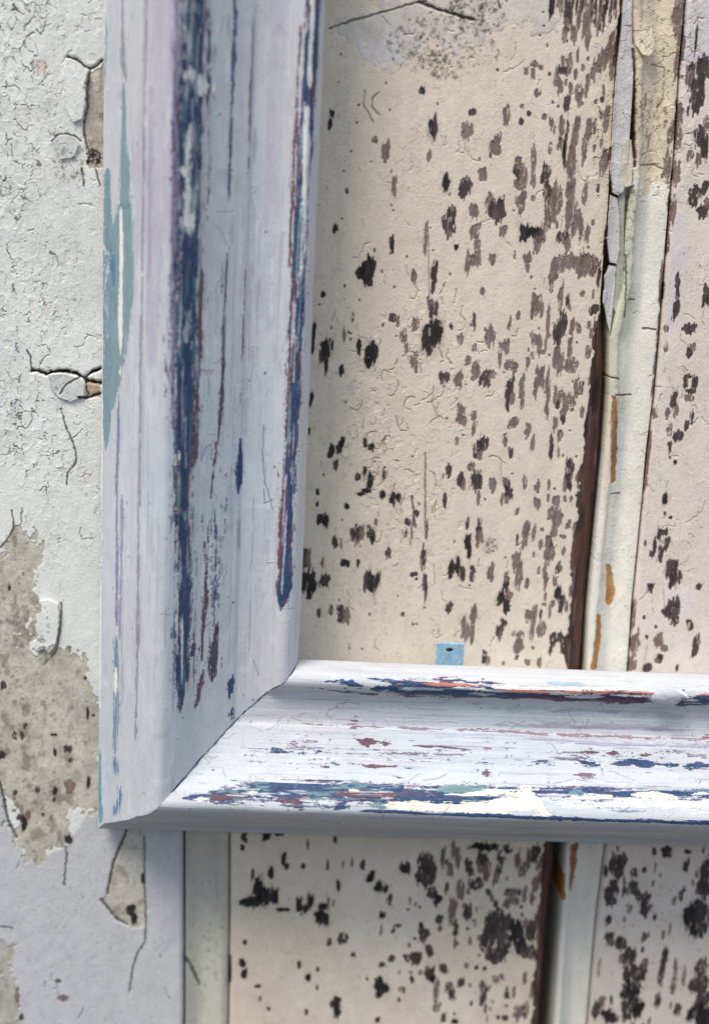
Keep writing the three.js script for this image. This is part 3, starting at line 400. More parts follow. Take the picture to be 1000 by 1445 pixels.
flake('57,848 70,846 82,852 84,866 83,884 81,900 76,914 70,921 63,914 55,918 49,914 52,898 50,884 54,868 53,856', 0.0004, 'paint_flake', 'tongue of white paint hanging over the bare patch', null, [1, -0.2], -0.0001);

// ------------------------------------------------------------------ the frame: one moulding, four mitred lengths
const PROFILE = chop(`0,15 0.05,16.5 0.35,19 1.1,21.4 2.2,23.2 3.6,24.2 5.0,24.3 6.6,23.5 8.0,22.2 9.2,20.9 9.9,20.35 10.6,20.15 13.5,19.95 16.8,20.0 19.0,20.35 19.8,20.7 20.2,21.3 20.8,21.7 22.5,22.7 26,25.0 29,27.0 31.5,29.2 33.5,31.6 35.2,33.9 37,35.9 38.6,37.1 40.1,37.9 41.3,38.05 42.6,37.6 44.1,36.5 45.7,34.8 47.4,32.3 48.8,30.0 49.15,29.4 49.5,29.0 50,28.6 55,20.4 60,11.4 62.2,7.5 62.6,7.0 63.2,6.5 64.8,5.5 65.1,5.0 65.2,4.4 65.2,2.6`).map(([s, z]) => [s / 1000, z / 1000]);
// refine with a centripetal curve
const prof = (() => { const c = new THREE.CatmullRomCurve3(PROFILE.map(p => new THREE.Vector3(p[0], p[1], 0)), false, 'centripetal'), n = 190, o = []; const pts = c.getPoints(2400); let L = [0]; for (let i = 1; i < pts.length; i++) L.push(L[i - 1] + pts[i].distanceTo(pts[i - 1])); const T = L[L.length - 1]; let j = 0; for (let i = 0; i <= n; i++) { const t = T * i / n; while (j < pts.length - 2 && L[j + 1] < t) j++; const f = (t - L[j]) / (L[j + 1] - L[j]); o.push({ s: pts[j].x + f * (pts[j + 1].x - pts[j].x), z: pts[j].y + f * (pts[j + 1].y - pts[j].y), a: t }); } return o; })();
const ARC = prof[prof.length - 1].a;
for (let i = 0; i < prof.length; i++) { const p = prof[Math.max(0, i - 1)], q = prof[Math.min(prof.length - 1, i + 1)], dx = q.s - p.s, dz = q.z - p.z, l = Math.hypot(dx, dz); prof[i].ns = -dz / l; prof[i].nz = dx / l; }
// photo pixel -> place on a rail: arc across the moulding and distance along it
function onRail(kind, x, y) {
  for (let i = 0; i < 14; i++) { const h = hitRail(kind, kind === 'stile' ? x + i : x, kind === 'stile' ? y : y - i) || hitRail(kind, kind === 'stile' ? x - i : x, kind === 'stile' ? y : y + i); if (h) return h; }
  return null;
}
function hitRail(kind, x, y) {
  const d = ray(x, y), o = camC, dp = kind === 'stile' ? -d.x : -d.y, op = kind === 'stile' ? -o.x : -o.y; let best = null;
  for (let i = 1; i < prof.length; i++) {
    const A = prof[i - 1], B = prof[i], es = B.s - A.s, ez = B.z - A.z, den = dp * ez - d.z * es; if (Math.abs(den) < 1e-9) continue;
    const t = ((A.s - op) * ez - (A.z - o.z) * es) / den; if (t <= 0) continue;
    const ps = op + t * dp, pz = o.z + t * d.z, f = Math.abs(es) > Math.abs(ez) ? (ps - A.s) / es : (pz - A.z) / ez;
    if (f >= -0.001 && f <= 1.001 && (!best || t < best.t)) best = { t, a: A.a + f * (B.a - A.a), l: kind === 'stile' ? o.y + t * d.y : o.x + t * d.x };
  }
  return best;
}
const OPEN_W = 0.30, OPEN_H = 0.40;
const stileS = new Sheet(0, -0.07, ARC, 0.33, 640, 2048), railS = new Sheet(0, -0.07, ARC, 0.23, 640, 1536);
const NAVY = [48, 73, 110], TEAL = [126, 156, 162], MAROON = [102, 74, 86], PINK = [190, 126, 118], UNDER = [250, 248, 240], MAUVE = [178, 164, 190];
for (const S of [stileS, railS]) S.each((a, t, k) => {
  const st = n2(a * 1500, t * 22 + 5) * 0.5 + n2(a * 3600 + 9, t * 40) * 0.5, mid = fbm(a * 160, t * 60), fine = n2(a * 4000, t * 4000), big = fbm(a * 40 + 20, t * 16);
  const m = st * 4 + mid * 5 + fine * 1.5; S.r[k] = 202 + m + big * 5; S.g[k] = 207 + m; S.b[k] = 213 + m - big * 4;
  const mv = sst(0.3, 0.75, n2(a * 1100 + 60, t * 14) * 0.6 + big * 0.7) * 0.22; S.mix(k, [192, 184, 198], mv);
  S.hb[k] = st * 4.2e-5 + mid * 4e-5 + fine * 1e-5 + sst(0.45, 0.8, n2(a * 700 + 3, t * 320)) * -4e-5;
});
const railDist = (kind, s) => chop(s).map(([x, y, w]) => { const p = onRail(kind, x, y), q = kind === 'stile' ? [onRail(kind, x - w, y), onRail(kind, x + w, y)] : [onRail(kind, x, y - w), onRail(kind, x, y + w)]; if (!p) console.log('miss', kind, x, y); return { l: p.l, a: p.a, w: Math.max(1.2e-4, Math.abs(((q[0] || p).a - (q[1] || p).a)) / 2) }; });
// a worn or coloured streak: points x,y,half-width in the photograph
function streak(kind, pts, col, o = {}) {
  const S = kind === 'stile' ? stileS : railS, P = railDist(kind, pts).sort((a, b) => a.l - b.l), { rag = 0.8, rim = null, amt = 0.95, h = -1.5e-4, hole = 0, sd = rnd() * 90, second = null, len = 1, bias = 0 } = o;
  const aMin = Math.min(...P.map(p => p.a - p.w * 2.6)), aMax = Math.max(...P.map(p => p.a + p.w * 2.6)), l0 = P[0].l - 0.0008, l1 = P[P.length - 1].l + 0.0008, rg = l1 - l0 < 0.012 ? rag * 1.35 : rag; let q = 0;
  S.each((a, l, k) => {
    if (l < P[q].l) q = 0; while (q < P.length - 2 && l > P[q + 1].l) q++;
    const A = P[q], B = P[q + 1], t = clamp((l - A.l) / (B.l - A.l), 0, 1), a0 = A.a + t * (B.a - A.a), w = A.w + t * (B.w - A.w);
    const end = Math.min(1, (l - l0) / 0.0022, (l1 - l) / 0.0022);
    let c = 1 - Math.abs(a - a0) / w - (1 - end) * 0.8 + rg * (0.42 * n2(l * 95 * len + sd, a * 1100) + 0.42 * n2(l * 420 * len + sd, a * 2300) + 0.36 * n2(l * 1500 * len + sd, a * 4200) + 0.3 * n2(l * 60 * len, a * 6000 + sd));
    c -= bias; if (hole) c -= hole * sst(0.15, 0.55, n2(l * 210 + sd * 3, a * 1500 + 8));
    const px = 1.1e-4 / w;
    if (rim) { const e = -0.1 - 0.34 * sst(-0.3, 0.7, n2(l * 240 + sd, a * 1200 + 70)), m = sst(e - px, e, c); S.mix(k, rim, m * amt * 0.85); }
    const m = sst(-px, px * 0.6, c); if (m <= 0 && !rim) return;
    const v = n2(l * 300, a * 2600) * 9 + n2(l * 1500, a * 3000) * 6; S.mix(k, [col[0] + v, col[1] + v, col[2] + v], m * amt);
    if (second) { const e = sst(second[1], second[1] + 0.18, n2(l * 120 + sd * 7, a * 900) * 0.7 + n2(l * 500, a * 2200) * 0.4) * m; S.mix(k, second[0], e * amt); }
    S.hb[k] += h * m + v * 6e-7 * m;
  }, aMin, aMax, l0, l1);
}
// --- left stile
const st = (p, c, o) => streak('stile', p, c, o);
// rubbed streaks along the grain, on both lengths
for (const [kind, n] of [['stile', 190], ['rail', 150]]) for (let i = 0; i < n; i++) {
  const S0 = kind === 'stile' ? [170 + rnd() * 270, -20 + rnd() * 900] : [330 + rnd() * 700, 965 + rnd() * 170], L = 30 + rnd() ** 2 * 260, w = 0.6 + rnd() ** 3 * 3, k = rnd();
  const c = k < 0.4 ? [176, 166, 186] : k < 0.65 ? [168, 176, 190] : k < 0.85 ? [226, 226, 228] : [136, 130, 152];
  const pt = f => kind === 'stile' ? `${S0[0] - f * L * (S0[0] - 130) / 7400},${S0[1] + f * L},${w}` : `${S0[0] + f * L},${S0[1] + f * L * 0.03},${w * 0.7}`;
  if (kind === 'stile' && S0[1] + L > 1000 - (S0[0] - 170) * 0.2) continue;
  streak(kind, [0, 0.33, 0.66, 1].map(pt).join(' '), c, { amt: 0.2 + rnd() * 0.4, rag: 1.7, hole: 1.0, h: -2.5e-5, len: 0.5 });
}
st('275,-30,30 272,200,28 266,400,26 262,600,24 260,800,26 262,960,30', [86, 92, 124], { rag: 1.5, bias: 1.15, amt: 0.8, len: 0.8 }); st('425,300,16 412,600,16 402,850,14', MAROON, { rag: 1.5, bias: 1.2, amt: 0.8 }); st('310,600,22 306,800,26 300,960,28', [92, 86, 116], { rag: 1.5, bias: 1.5, amt: 0.7 });
streak('rail', '300,1122,20 500,1120,24 700,1122,22 900,1122,18 1080,1124,16', [84, 92, 128], { rag: 1.5, bias: 1.1, amt: 0.85 }); streak('rail', '340,1060,34 600,1066,34 1000,1070,34', [110, 96, 116], { rag: 1.5, bias: 1.5, amt: 0.8 });
st('226,-30,24 224,120,22 220,260,18 216,380,10 212,520,5', MAUVE, { amt: 0.4, h: 0, rag: 1.2, len: 0.35 });
st('250,-30,6 250,120,6 247,300,5 245,460,4 244,600,3', [120, 108, 140], { amt: 0.7, h: 0, rag: 1.4, len: 0.4 });
st('396,-30,12 385,150,10 378,330,8', [196, 190, 206], { amt: 0.5, h: 0, rag: 1.2, len: 0.4 });
st('277,-30,15 277,60,15 275,110,16 272,200,15 268,300,14 266,400,15 265,480,15 262,560,14 261,620,12 259,680,10 258,740,9 262,790,6 262,840,8 260,900,8 257,935,10 256,970,6 254,1002,2', NAVY, { rag: 0.95, hole: 0.25, rim: MAROON, second: [[78, 116, 136], 0.16] });
st('284,380,3 282,480,4 278,560,4 275,620,4 272,660,3', MAROON, { rag: 1.3, amt: 0.9 });
st('272,0,4 270,60,3 269,90,3', [178, 186, 180], { rag: 1.6, amt: 0.8 });
st('268,96,3 275,106,13 279,112,17 284,120,15 285,131,6', UNDER, { rag: 1.15, h: 1e-4 });
st('269,178,2 267,200,3 265,230,4 261,240,6 266,262,3 268,290,5 269,308,9 268,328,4', UNDER, { rag: 1.2, h: 6e-5 });
st('268,440,2 266,460,3 264,480,3', [190, 196, 190], { rag: 2 }); st('251,640,4 250,652,4', UNDER, { rag: 1 }); st('252,670,3 254,720,3 266,735,3', [140, 170, 160], { rag: 2, amt: 0.8 });
st('332,-20,2 331,40,3 329,100,2.5 327,140,1.2 324,240,2 323,290,1.2', [84, 94, 130], { rag: 1.5, hole: 1.3, rim: [160, 156, 180] }); st('321,360,1 319,400,1.2 317,440,1.8 315,500,2.4 312,560,2.4 310,600,2 308,625,1.2', [78, 66, 100], { rag: 1.1, rim: [176, 164, 178] });
st('357,30,1.2 354,120,1.4 352,200,1.4 350,260,1', [128, 106, 114], { rag: 1.8, hole: 1.4 }); st('346,380,1 345,420,1.3 342,500,1.3 339,570,1', [122, 98, 110], { rag: 1.6, hole: 0.9 });
st('340,622,1.5 339,650,3 338,675,4 336,694,2', NAVY, { rag: 0.8, rim: [120, 110, 150] });
st('444,-30,8 443,30,8 440,70,9 437,120,8 432,200,9 428,260,8 424,330,8 421,400,8 418,450,8 415,500,8 413,560,8 411,620,8 408,680,8 405,740,8 402,790,7 400,830,9 397,850,5 396,858,2', NAVY, { rag: 0.5, rim: [128, 96, 120], second: [MAROON, 0.25] });
st('441,-30,3 440,30,3 438,80,4 437,120,4', UNDER, { rag: 0.5, h: 8e-5, amt: 0.95 }); st('434,150,4 431,220,4 429,300,4 426,360,3 424,400,2', UNDER, { rag: 0.5, h: 8e-5 });
st('418,380,2 414,440,3 410,500,3 406,600,3 402,700,3 398,780,3', MAROON, { rag: 1.5, hole: 0.9 }); st('424,40,1.5 420,100,1.5 416,200,2 411,300,2 409,380,2', MAROON, { rag: 1.8, hole: 0.9 });
st('400,700,3 396,760,4 392,800,2', MAROON, { rag: 1.6, hole: 0.8 });
st('174,120,2 175,200,4 177,290,9', TEAL, { rag: 0.6 }); st('152,240,4 153,300,5 157,350,8', TEAL, { rag: 0.6 });
st('177,282,9 173,330,14 170,365,21 170,410,21 167,450,18 163,500,15 159,540,12 153,580,6 149,632,2', TEAL, { rag: 0.35, h: -7e-5 });
st('171,295,2 171,360,2 171,420,3 170,470,3 170,500,1.5', UNDER, { rag: 0.7 }); st('170,520,2 170,532,2', UNDER, { rag: 0.7 }); st('160,362,3 160,400,2', [80, 128, 160], { rag: 0.8 });
st('172,-30,2 173,40,2 174,90,3 177,112,2', [138, 140, 158], { rag: 1.2, hole: 0.6 }); st('167,560,1.5 166,620,2 165,700,2 165,800,2 165,880,2', [136, 132, 166], { rag: 1.3, hole: 0.5 });
st('172,700,2 171,800,2 169,900,2', [158, 146, 176], { rag: 1.4, hole: 0.7 }); st('164,900,3 164,950,5 164,1000,4 162,1060,2', [120, 148, 166], { rag: 1.2, hole: 0.5 }); st('163,945,2 163,980,2', UNDER, { rag: 1 });
st('206,-30,1.5 203,200,1.5 199,500,1.5 195,800,2 194,900,2 191,1040,1.5', [150, 138, 156], { rag: 1, hole: 0.8, amt: 0.8 });
st('149,20,2 149,60,3 148,120,2', TEAL, { rag: 0.8 }); st('143,700,2 142,760,3 142,820,2', [84, 120, 160], { rag: 1 }); st('141,1060,3 141,1110,3 142,1158,3', [110, 158, 172], { rag: 0.7 });
st('163,1070,3 163,1090,3', [96, 128, 168], { rag: 1 }); st('170,1112,3 168,1130,2 162,1148,3', [100, 130, 170], { rag: 1.4 });
st('302,720,1.2 305,760,1.4 303,830,1.4 302,880,1.4', [84, 80, 128], { rag: 1.8, hole: 0.9 }); st('307,880,2 303,910,5 301,935,6 299,960,2', [78, 74, 104], { rag: 1.4, rim: MAROON, hole: 0.6 }); st('287,948,2 282,965,4 278,985,3 276,1000,2', MAROON, { rag: 1.3 });
st('246,880,3 246,898,5 245,905,2', NAVY, { rag: 1.6 }); st('270,912,6 272,922,6', NAVY, { rag: 1.6 }); st('326,955,3 325,968,4 323,985,2', NAVY, { rag: 0.9 }); st('326,1002,3 326,1012,3', NAVY, { rag: 1.5 });
st('292,740,2 290,850,2 284,930,2', MAROON, { rag: 2, hole: 1.2 }); st('306,620,1.2 298,700,1.2', MAROON, { rag: 2, hole: 0.8 });
st('147,-30,1.6 145,300,1.6 143,600,1.6 141,1000,1.6', [244, 246, 246], { rag: 0.9, hole: 0.4, h: 2e-5 });  // thin near-white line down the outer edge of the stile
for (const [x0, y0, x1, y1, hw, n] of [[277, -20, 259, 960, 15, 90], [443, -20, 400, 850, 8, 50], [325, 0, 310, 620, 3, 10]]) for (let i = 0; i < n; i++) {
  const f = rnd() * 0.95, L = 10 + rnd() ** 2 * 90, off = (rnd() - 0.5) * 2 * hw, k = rnd(), P = q => { const g = f + q * L / (y1 - y0); return `${x0 + (x1 - x0) * g + off},${y0 + (y1 - y0) * g},${0.5 + rnd() * 1.1}`; };
  st([P(0), P(0.5), P(1)].join(' '), k < 0.55 ? [196, 200, 210] : k < 0.75 ? [120, 156, 166] : k < 0.9 ? [108, 92, 120] : UNDER, { rag: 1.5, hole: 0.5, amt: 0.8, h: 6e-5 });
}
// --- bottom rail
const rl = (p, c, o) => streak('rail', p, c, o);
rl('455,961,1.5 480,960,2.5 495,965,3 510,970,2', NAVY, { rag: 2.2, hole: 0.6 }); rl('440,971,1 500,977,1.5 530,979,1.5', [90, 92, 120], { rag: 2, hole: 0.9 });
rl('526,972,3 550,972,5 575,974,9 610,975,9 650,976,8 690,978,7 720,981,5 745,983,3', NAVY, { rag: 0.9, rim: [86, 60, 80] });
rl('520,957,1.5 545,960,2.5 570,963,2', NAVY, { rag: 1.4 }); rl('600,965,2 625,966,3 660,967,3 680,970,2', PINK, { rag: 1, hole: 0.3 });
rl('640,971,2 670,972,2.5 690,974,2', UNDER, { rag: 1.2 }); rl('700,974,2 760,976,3 820,977,3 870,976,2.5 910,978,2 925,979,1.5', PINK, { rag: 0.8, hole: 0.35 }); rl('690,969,2 760,971,2 830,972,2 900,972,2 925,974,2', UNDER, { rag: 1, h: 4e-5 });
rl('740,982,3 790,985,4 850,987,5 890,989,6 915,990,4', [64, 52, 84], { rag: 0.9, rim: MAROON, second: [MAROON, 0.0] }); rl('800,983,2 830,984,2 850,983,1.5', [212, 208, 220], { rag: 0.9 });
rl('945,990,4 965,992,7 985,990,7 1010,990,6 1080,992,5', NAVY, { rag: 0.6, second: [MAROON, 0.1] }); rl('962,978,3 970,984,3', UNDER, { rag: 1 }); rl('985,979,1.5 1020,980,2', PINK, { rag: 1 });
rl('775,964,2 800,964,2.5 822,965,1.5', [150, 180, 200], { rag: 1.2, amt: 0.7 });
rl('430,1021,1 520,1025,1.5 600,1028,1.5 700,1031,1.5 800,1037,1.5 900,1041,1.5 1040,1044,1.5', [150, 126, 134], { rag: 2, hole: 2.2 }); rl('740,1040,2 820,1047,2 900,1050,2.5 1040,1052,2', [178, 172, 196], { rag: 1.4, hole: 0.7, amt: 0.8 });
rl('490,1020,3 500,1023,7 508,1025,3', [138, 108, 124], { rag: 1.5, hole: 0.6 }); rl('501,1042,1 510,1046,4 518,1047,7 524,1046,5 532,1046,1.5', MAROON, { rag: 0.7 }); rl('539,1048,2 545,1050,4 548,1049,3', MAROON, { rag: 1 });
rl('516,1081,1.5 526,1082,3 536,1082,2 555,1082,1', MAROON, { rag: 1 }); rl('585,1052,0.8 600,1053,1.2 620,1053,1 660,1058,0.8', MAROON, { rag: 1.2 }); rl('683,1055,3 690,1056,3', [140, 104, 116], { rag: 1 }); rl('683,1091,4 687,1091,6 690,1092,3', MAROON, { rag: 1 });
rl('822,1061,1.5 832,1060,3 840,1061,3', MAROON, { rag: 1 }); rl('858,1062,3 864,1062,4 869,1062,3', MAROON, { rag: 0.8 }); rl('906,1065,2 915,1065,2', MAROON, { rag: 1 }); rl('990,1040,4 1000,1042,4', [140, 92, 96], { rag: 1 }); rl('812,1093,2 824,1093,3 836,1093,3', [128, 104, 128], { rag: 0.9 });
rl('752,1075,1 765,1074,2 778,1075,3', [60, 84, 130], { rag: 1.2 }); rl('815,1073,3 828,1076,5 842,1078,2', NAVY, { rag: 1.3 }); rl('862,1078,1 880,1077,3 893,1074,5 905,1078,5 925,1078,2 935,1079,1', NAVY, { rag: 1 }); rl('938,1080,3 948,1079,4 958,1080,3', NAVY, { rag: 1 }); rl('966,1081,4 985,1080,3 1040,1081,3', NAVY, { rag: 1.2 });
rl('395,1058,2 400,1060,2', NAVY, { rag: 1 }); rl('386,1058,3 391,1060,3', NAVY, { rag: 1 }); rl('425,1062,2 429,1062,2', NAVY, { rag: 1 }); rl('446,1062,2 450,1060,2', NAVY, { rag: 1 }); rl('470,1077,3 475,1078,4', [110, 110, 130], { rag: 1.2 }); rl('456,1081,2 461,1082,3', MAROON, { rag: 1.2 }); rl('676,1075,2 685,1076,3', NAVY, { rag: 1 }); rl('584,1064,2 588,1064,2', NAVY, { rag: 1 });
rl('262,1126,2 285,1125,4 310,1124,6 335,1121,8 355,1115,9 375,1112,11 405,1115,10 440,1115,10 475,1116,11 510,1118,12 550,1120,12 600,1123,11 640,1122,10 680,1121,9 720,1118,7 760,1119,5 800,1117,6 840,1118,6 880,1120,5 930,1120,4 1000,1122,5 1080,1123,4', NAVY, { rag: 1.05, rim: [112, 86, 118], second: [[104, 138, 146], 0.36] });
rl('300,1124,4 330,1124,5 350,1122,3', MAROON, { rag: 1.5 }); rl('395,1128,3 420,1136,5 430,1142,3', MAROON, { rag: 1.7, hole: 0.4 }); rl('470,1119,3 500,1121,5 540,1122,5 580,1122,5 605,1123,3', MAROON, { rag: 1.3, hole: 0.35 });
rl('276,1129,2 285,1128,4 292,1128,2', UNDER, { rag: 0.8 }); rl('620,1114,5 650,1115,6 690,1114,4', [114, 146, 152], { rag: 1.2 }); rl('520,1137,3 535,1137,5 545,1138,2', [114, 142, 152], { rag: 1.3 });
rl('470,1137,3 480,1136,4 490,1137,3', NAVY, { rag: 1.2 });
rl('542,1135,3 570,1137,7 600,1137,7 640,1139,7 680,1138,9 720,1132,13 745,1126,15 762,1138,8 775,1149,2', [240, 236, 220], { rag: 0.8, h: 8e-5 }); rl('650,1122,2 680,1118,3 710,1117,4', [236, 232, 220], { rag: 1 });
rl('800,1126,3 830,1125,4 860,1124,2', [236, 234, 222], { rag: 1.4 }); rl('893,1121,2 905,1122,4 930,1122,4 955,1125,2', [240, 236, 214], { rag: 0.5, h: 6e-5 }); rl('790,1135,4 850,1136,6 920,1135,6 1000,1136,6 1080,1137,5', [226, 228, 226], { rag: 1.2, hole: 0.5, h: 4e-5 });
rl('865,1144,1.5 890,1145,2 910,1144,1.5', [130, 156, 170], { rag: 1.2 }); rl('975,1121,2 990,1120,3 1000,1121,2', [238, 238, 226], { rag: 1 });
rl('510,1144,1.2 560,1145,2 600,1148,1.5 660,1150,2 720,1152,2 790,1155,2.5 850,1158,2.5 920,1159,2.5 1000,1161,2.5 1080,1162,2', [58, 78, 118], { rag: 1.1, hole: 0.3 });
rl('395,1136,1 430,1137,1.2 470,1139,1', [90, 110, 150], { rag: 1.2 });
for (const [x0, y0, x1, y1, hw, n] of [[300, 1121, 1040, 1121, 8, 44], [530, 973, 1040, 990, 5, 26]]) for (let i = 0; i < n; i++) {
  const f = rnd() * 0.96, L = 8 + rnd() ** 2 * 70, off = (rnd() - 0.5) * 2 * hw, k = rnd(), P = q => { const g = f + q * L / (x1 - x0); return `${x0 + (x1 - x0) * g},${y0 + (y1 - y0) * g + off},${0.4 + rnd() * 0.9}`; };
  rl([P(0), P(0.5), P(1)].join(' '), k < 0.6 ? [208, 210, 218] : k < 0.8 ? [118, 152, 160] : k < 0.9 ? [108, 84, 104] : UNDER, { rag: 1.5, hole: 0.5, amt: 0.85, h: 6e-5 });
}
rl('556,1137,4 580,1137,6 600,1138,6 640,1140,6 680,1138,9 720,1132,13 745,1126,14 762,1138,8 775,1149,2', [242, 238, 222], { rag: 0.9, h: 8e-5 }); rl('650,1122,2 680,1118,3 715,1117,4', [238, 234, 222], { rag: 1.1, h: 6e-5 }); rl('893,1122,3 905,1122,4 930,1123,4 955,1126,2', [242, 238, 218], { rag: 0.6, h: 6e-5 });
rl('560,1124,3 620,1128,4 680,1128,3 705,1124,2', NAVY, { rag: 1.2 });
// pits, specks and craquelure on both
for (const [S, kind, n] of [[stileS, 'stile', 200], [railS, 'rail', 300]]) {
  for (let i = 0; i < n; i++) {
    const a = (0.004 + rnd() * (ARC - 0.012)), l = S.b0 + rnd() * S.h, s = (0.35 + rnd() ** 4 * 1.6) * 2.4e-4, c = rnd() < 0.5 ? [96, 84, 104] : rnd() < 0.6 ? [70, 84, 124] : [120, 86, 90];
    S.each((p, q, k) => { const d = Math.hypot((p - a) / s, (q - l) / s / 1.3) + 0.6 * n2(p * 5000, q * 5000); const m = sst(1.1, 0.6, d); S.mix(k, c, m * 0.85); S.hb[k] -= 6e-5 * m; }, a - 2 * s, a + 2 * s, l - 3 * s, l + 3 * s);
  }
  for (let i = 0; i < (kind === 'rail' ? 80 : 40); i++) {
    let a = 0.012 + rnd() * 0.05, l = S.b0 + rnd() * S.h, dir = rnd() < 0.7 ? (rnd() - 0.5) * 0.6 : Math.PI / 2 * (rnd() < 0.5 ? -1 : 1) + (rnd() - 0.5); const pts = [[a, l]];
    for (let q = 0, e = 4 + rnd() * 9 | 0; q < e; q++) { const L = 2.5e-4 + rnd() * 6e-4; l += Math.cos(dir) * L * 1.3; a += Math.sin(dir) * L; dir += (rnd() < 0.2 ? 1.8 : 0.4) * (rnd() - 0.5); pts.push([a, l]); }
    S.line(pts, (0.35 + rnd() * 0.4) * 1e-4, [156, 146, 156], 0.35 + rnd() * 0.4, 8e-5, 1.2e-4);
  }
}
for (const S of [stileS, railS]) S.each((a, t, k) => {
  const f = n2(a * 5200, t * 4300), g = n2(a * 2300 + 11, t * 1500), h = fbm(a * 420 + 70, t * 170), sp = sst(0.66, 0.84, n2(a * 3300 + 31, t * 2900 + 8)) * sst(0, 0.6, n2(a * 240, t * 160 + 60)), sc = sst(0.6, 0.8, n2(a * 4600 + 5, t * 160)) * sst(0, 0.6, n2(a * 190 + 9, t * 50));
  const m = f * 2.2 + g * 2.4 + h * 6; S.r[k] += m; S.g[k] += m; S.b[k] += m;
  S.mix(k, [132, 124, 138], sp * 0.4 + sc * 0.22); S.hb[k] += f * 5e-6 + g * 1.1e-5 + h * 1.6e-5 - sp * 2.5e-5 - sc * 1e-5;
});
for (let i = 0; i < 60; i++) {
  let a = 0.026 + rnd() * 0.03, l = -0.046 + rnd() ** 1.6 * 0.05, dir = rnd() * 6.283; if (l < -(a - 0.008)) continue; const pts = [[a, l]];
  for (let q = 0, e = 3 + rnd() * 6 | 0; q < e; q++) { const L = 2.5e-4 + rnd() * 5e-4; l += Math.cos(dir) * L; a += Math.sin(dir) * L; dir += (rnd() < 0.25 ? 1.6 : 0.5) * (rnd() - 0.5); pts.push([a, l]); }
  railS.line(pts, 0.35e-4, [156, 148, 160], 0.45, 8e-5, 1e-4);
}
const toRail = (kind, s) => chop(s).map(([x, y]) => { const p = onRail(kind, x, y); return [p.a, p.l]; });
stileS.line(toRail('stile', '372,600 370,640 374,680 380,700 385,720'), 0.9e-4, [120, 112, 124], 0.8, 1.2e-4, 1.5e-4);
stileS.line(toRail('stile', '285,626 284,650 290,630 300,625'), 0.9e-4, [140, 132, 140], 0.8, 1.2e-4, 1.5e-4);
stileS.line(toRail('stile', '372,690 373,710 384,705'), 0.9e-4, [120, 112, 124], 0.8, 1.2e-4, 1.5e-4);
stileS.line(toRail('stile', '278,522 302,522'), 0.9e-4, [150, 146, 152], 0.8, 1.2e-4, 1e-4);
const railMat = S => { const [m, b] = S.textures(4e-4); return new THREE.MeshPhysicalMaterial({ map: m, bumpMap: b, bumpScale: 4e-4, roughness: 0.55, specularIntensity: 0.7 }); };
const matStile = railMat(stileS), matRail = railMat(railS);
console.log('frame painted');

function frameLength(kind, len, P, flip, denseTo, sheet, gapAmt) {   // P(t,s,z) -> world point
  const back = [[0.0652, 0.0012], [0.0075, 0.0012], [0.0075, 0.0150], [0.0, 0.0150]];
  const wob = (a, t) => 2.2e-4 * fbm(a * 70 + (kind === 'rail' ? 40 : 0), t * 26) + 8e-5 * n2(a * 330, t * 120) - 1.6e-4 * sst(0.55, 0.85, n2(a * 190 + 7, t * 95 + (kind === 'rail' ? 12 : 0)));
  const dev = s => (denseTo > 0 ? (kind === 'rail' ? -1 : 1) * sst(0.052, 0.044, s) * (4.5e-4 * n2(s * 260, 1) + 2.2e-4 * n2(s * 1000, 5)) : 0);
  const n = Math.ceil((denseTo + 0.066) / 0.0007), N = n + 30;
  const tAt = (j, s) => { const t0 = -s + dev(s), t1 = len + s; const g = gapAmt * (s < 0.038 ? 1 : 0.2); let q; if (j <= n) q = -0.066 + (denseTo + 0.066) * j / n; else q = denseTo + (len + 0.066 - denseTo) * (j - n) / 30; return clamp(q, t0 + g * (1 + 0.9 * n2(s * 900, 3) + 0.7 * n2(s * 3100, kind === 'rail' ? 9 : 14)), t1 - 2e-5); };
  const front = grid(prof.length, N + 1, (i, j) => { const p = prof[i], t = tAt(j, p.s), w = wob(p.a, t), q = P(t, p.s + p.ns * w, p.z + p.nz * w); return [...q, ...sheet.uv(p.a, t)]; });
  const rest = []; for (let b = 0; b + 1 < back.length; b++) rest.push(grid(2, 2, (i, j) => { const [s, z] = back[b + i], t = j ? len + s - 2e-5 : -s + gapAmt; return [...P(t, s, z), ...sheet.uv(ARC, t)]; }));
  rest.push(grid(2, 2, (i, j) => { const [s, z] = i ? back[0] : [prof[prof.length - 1].s, prof[prof.length - 1].z], t = j ? len + s - 2e-5 : -s + gapAmt; return [...P(t, s, z), ...sheet.uv(ARC, t)]; }));
  // mitre faces
  const out = prof.map(p => [p.s, p.z]).concat(back.slice(0, 3)); const sh = new THREE.Shape(out.map(o => new THREE.Vector2(o[0], o[1])));
  for (const e of [0, 1]) { const g = new THREE.ShapeGeometry(sh), ps = g.attributes.position; for (let i = 0; i < ps.count; i++) { const s = ps.getX(i), z = ps.getY(i); ps.setXYZ(i, ...P(e ? len + s - 2e-5 : -s + 4e-4 + gapAmt * (s < 0.038 ? 1 : 0.2), s, z)); } if (e) g.index.array.reverse(); rest.push(g); }
  const g = mergeGeometries([front, ...rest].map(q => { const c = new THREE.BufferGeometry(); c.setAttribute('position', q.attributes.position); c.setAttribute('uv', q.attributes.uv); c.setIndex(Array.from(q.index.array)); return c; }));
  if (flip) { const ix = g.index.array; for (let i = 0; i < ix.length; i += 3) { const t = ix[i]; ix[i] = ix[i + 1]; ix[i + 1] = t; } }
  g.computeVertexNormals(); return g;
}
const frame = new THREE.Group();
scn(frame, 'picture_frame', { label: 'empty wooden picture frame in worn lavender paint hung against the plank wall', category: 'picture frame' });
const addF = (g, m, name, ud) => scn(new THREE.Mesh(g, m), name, ud, frame);
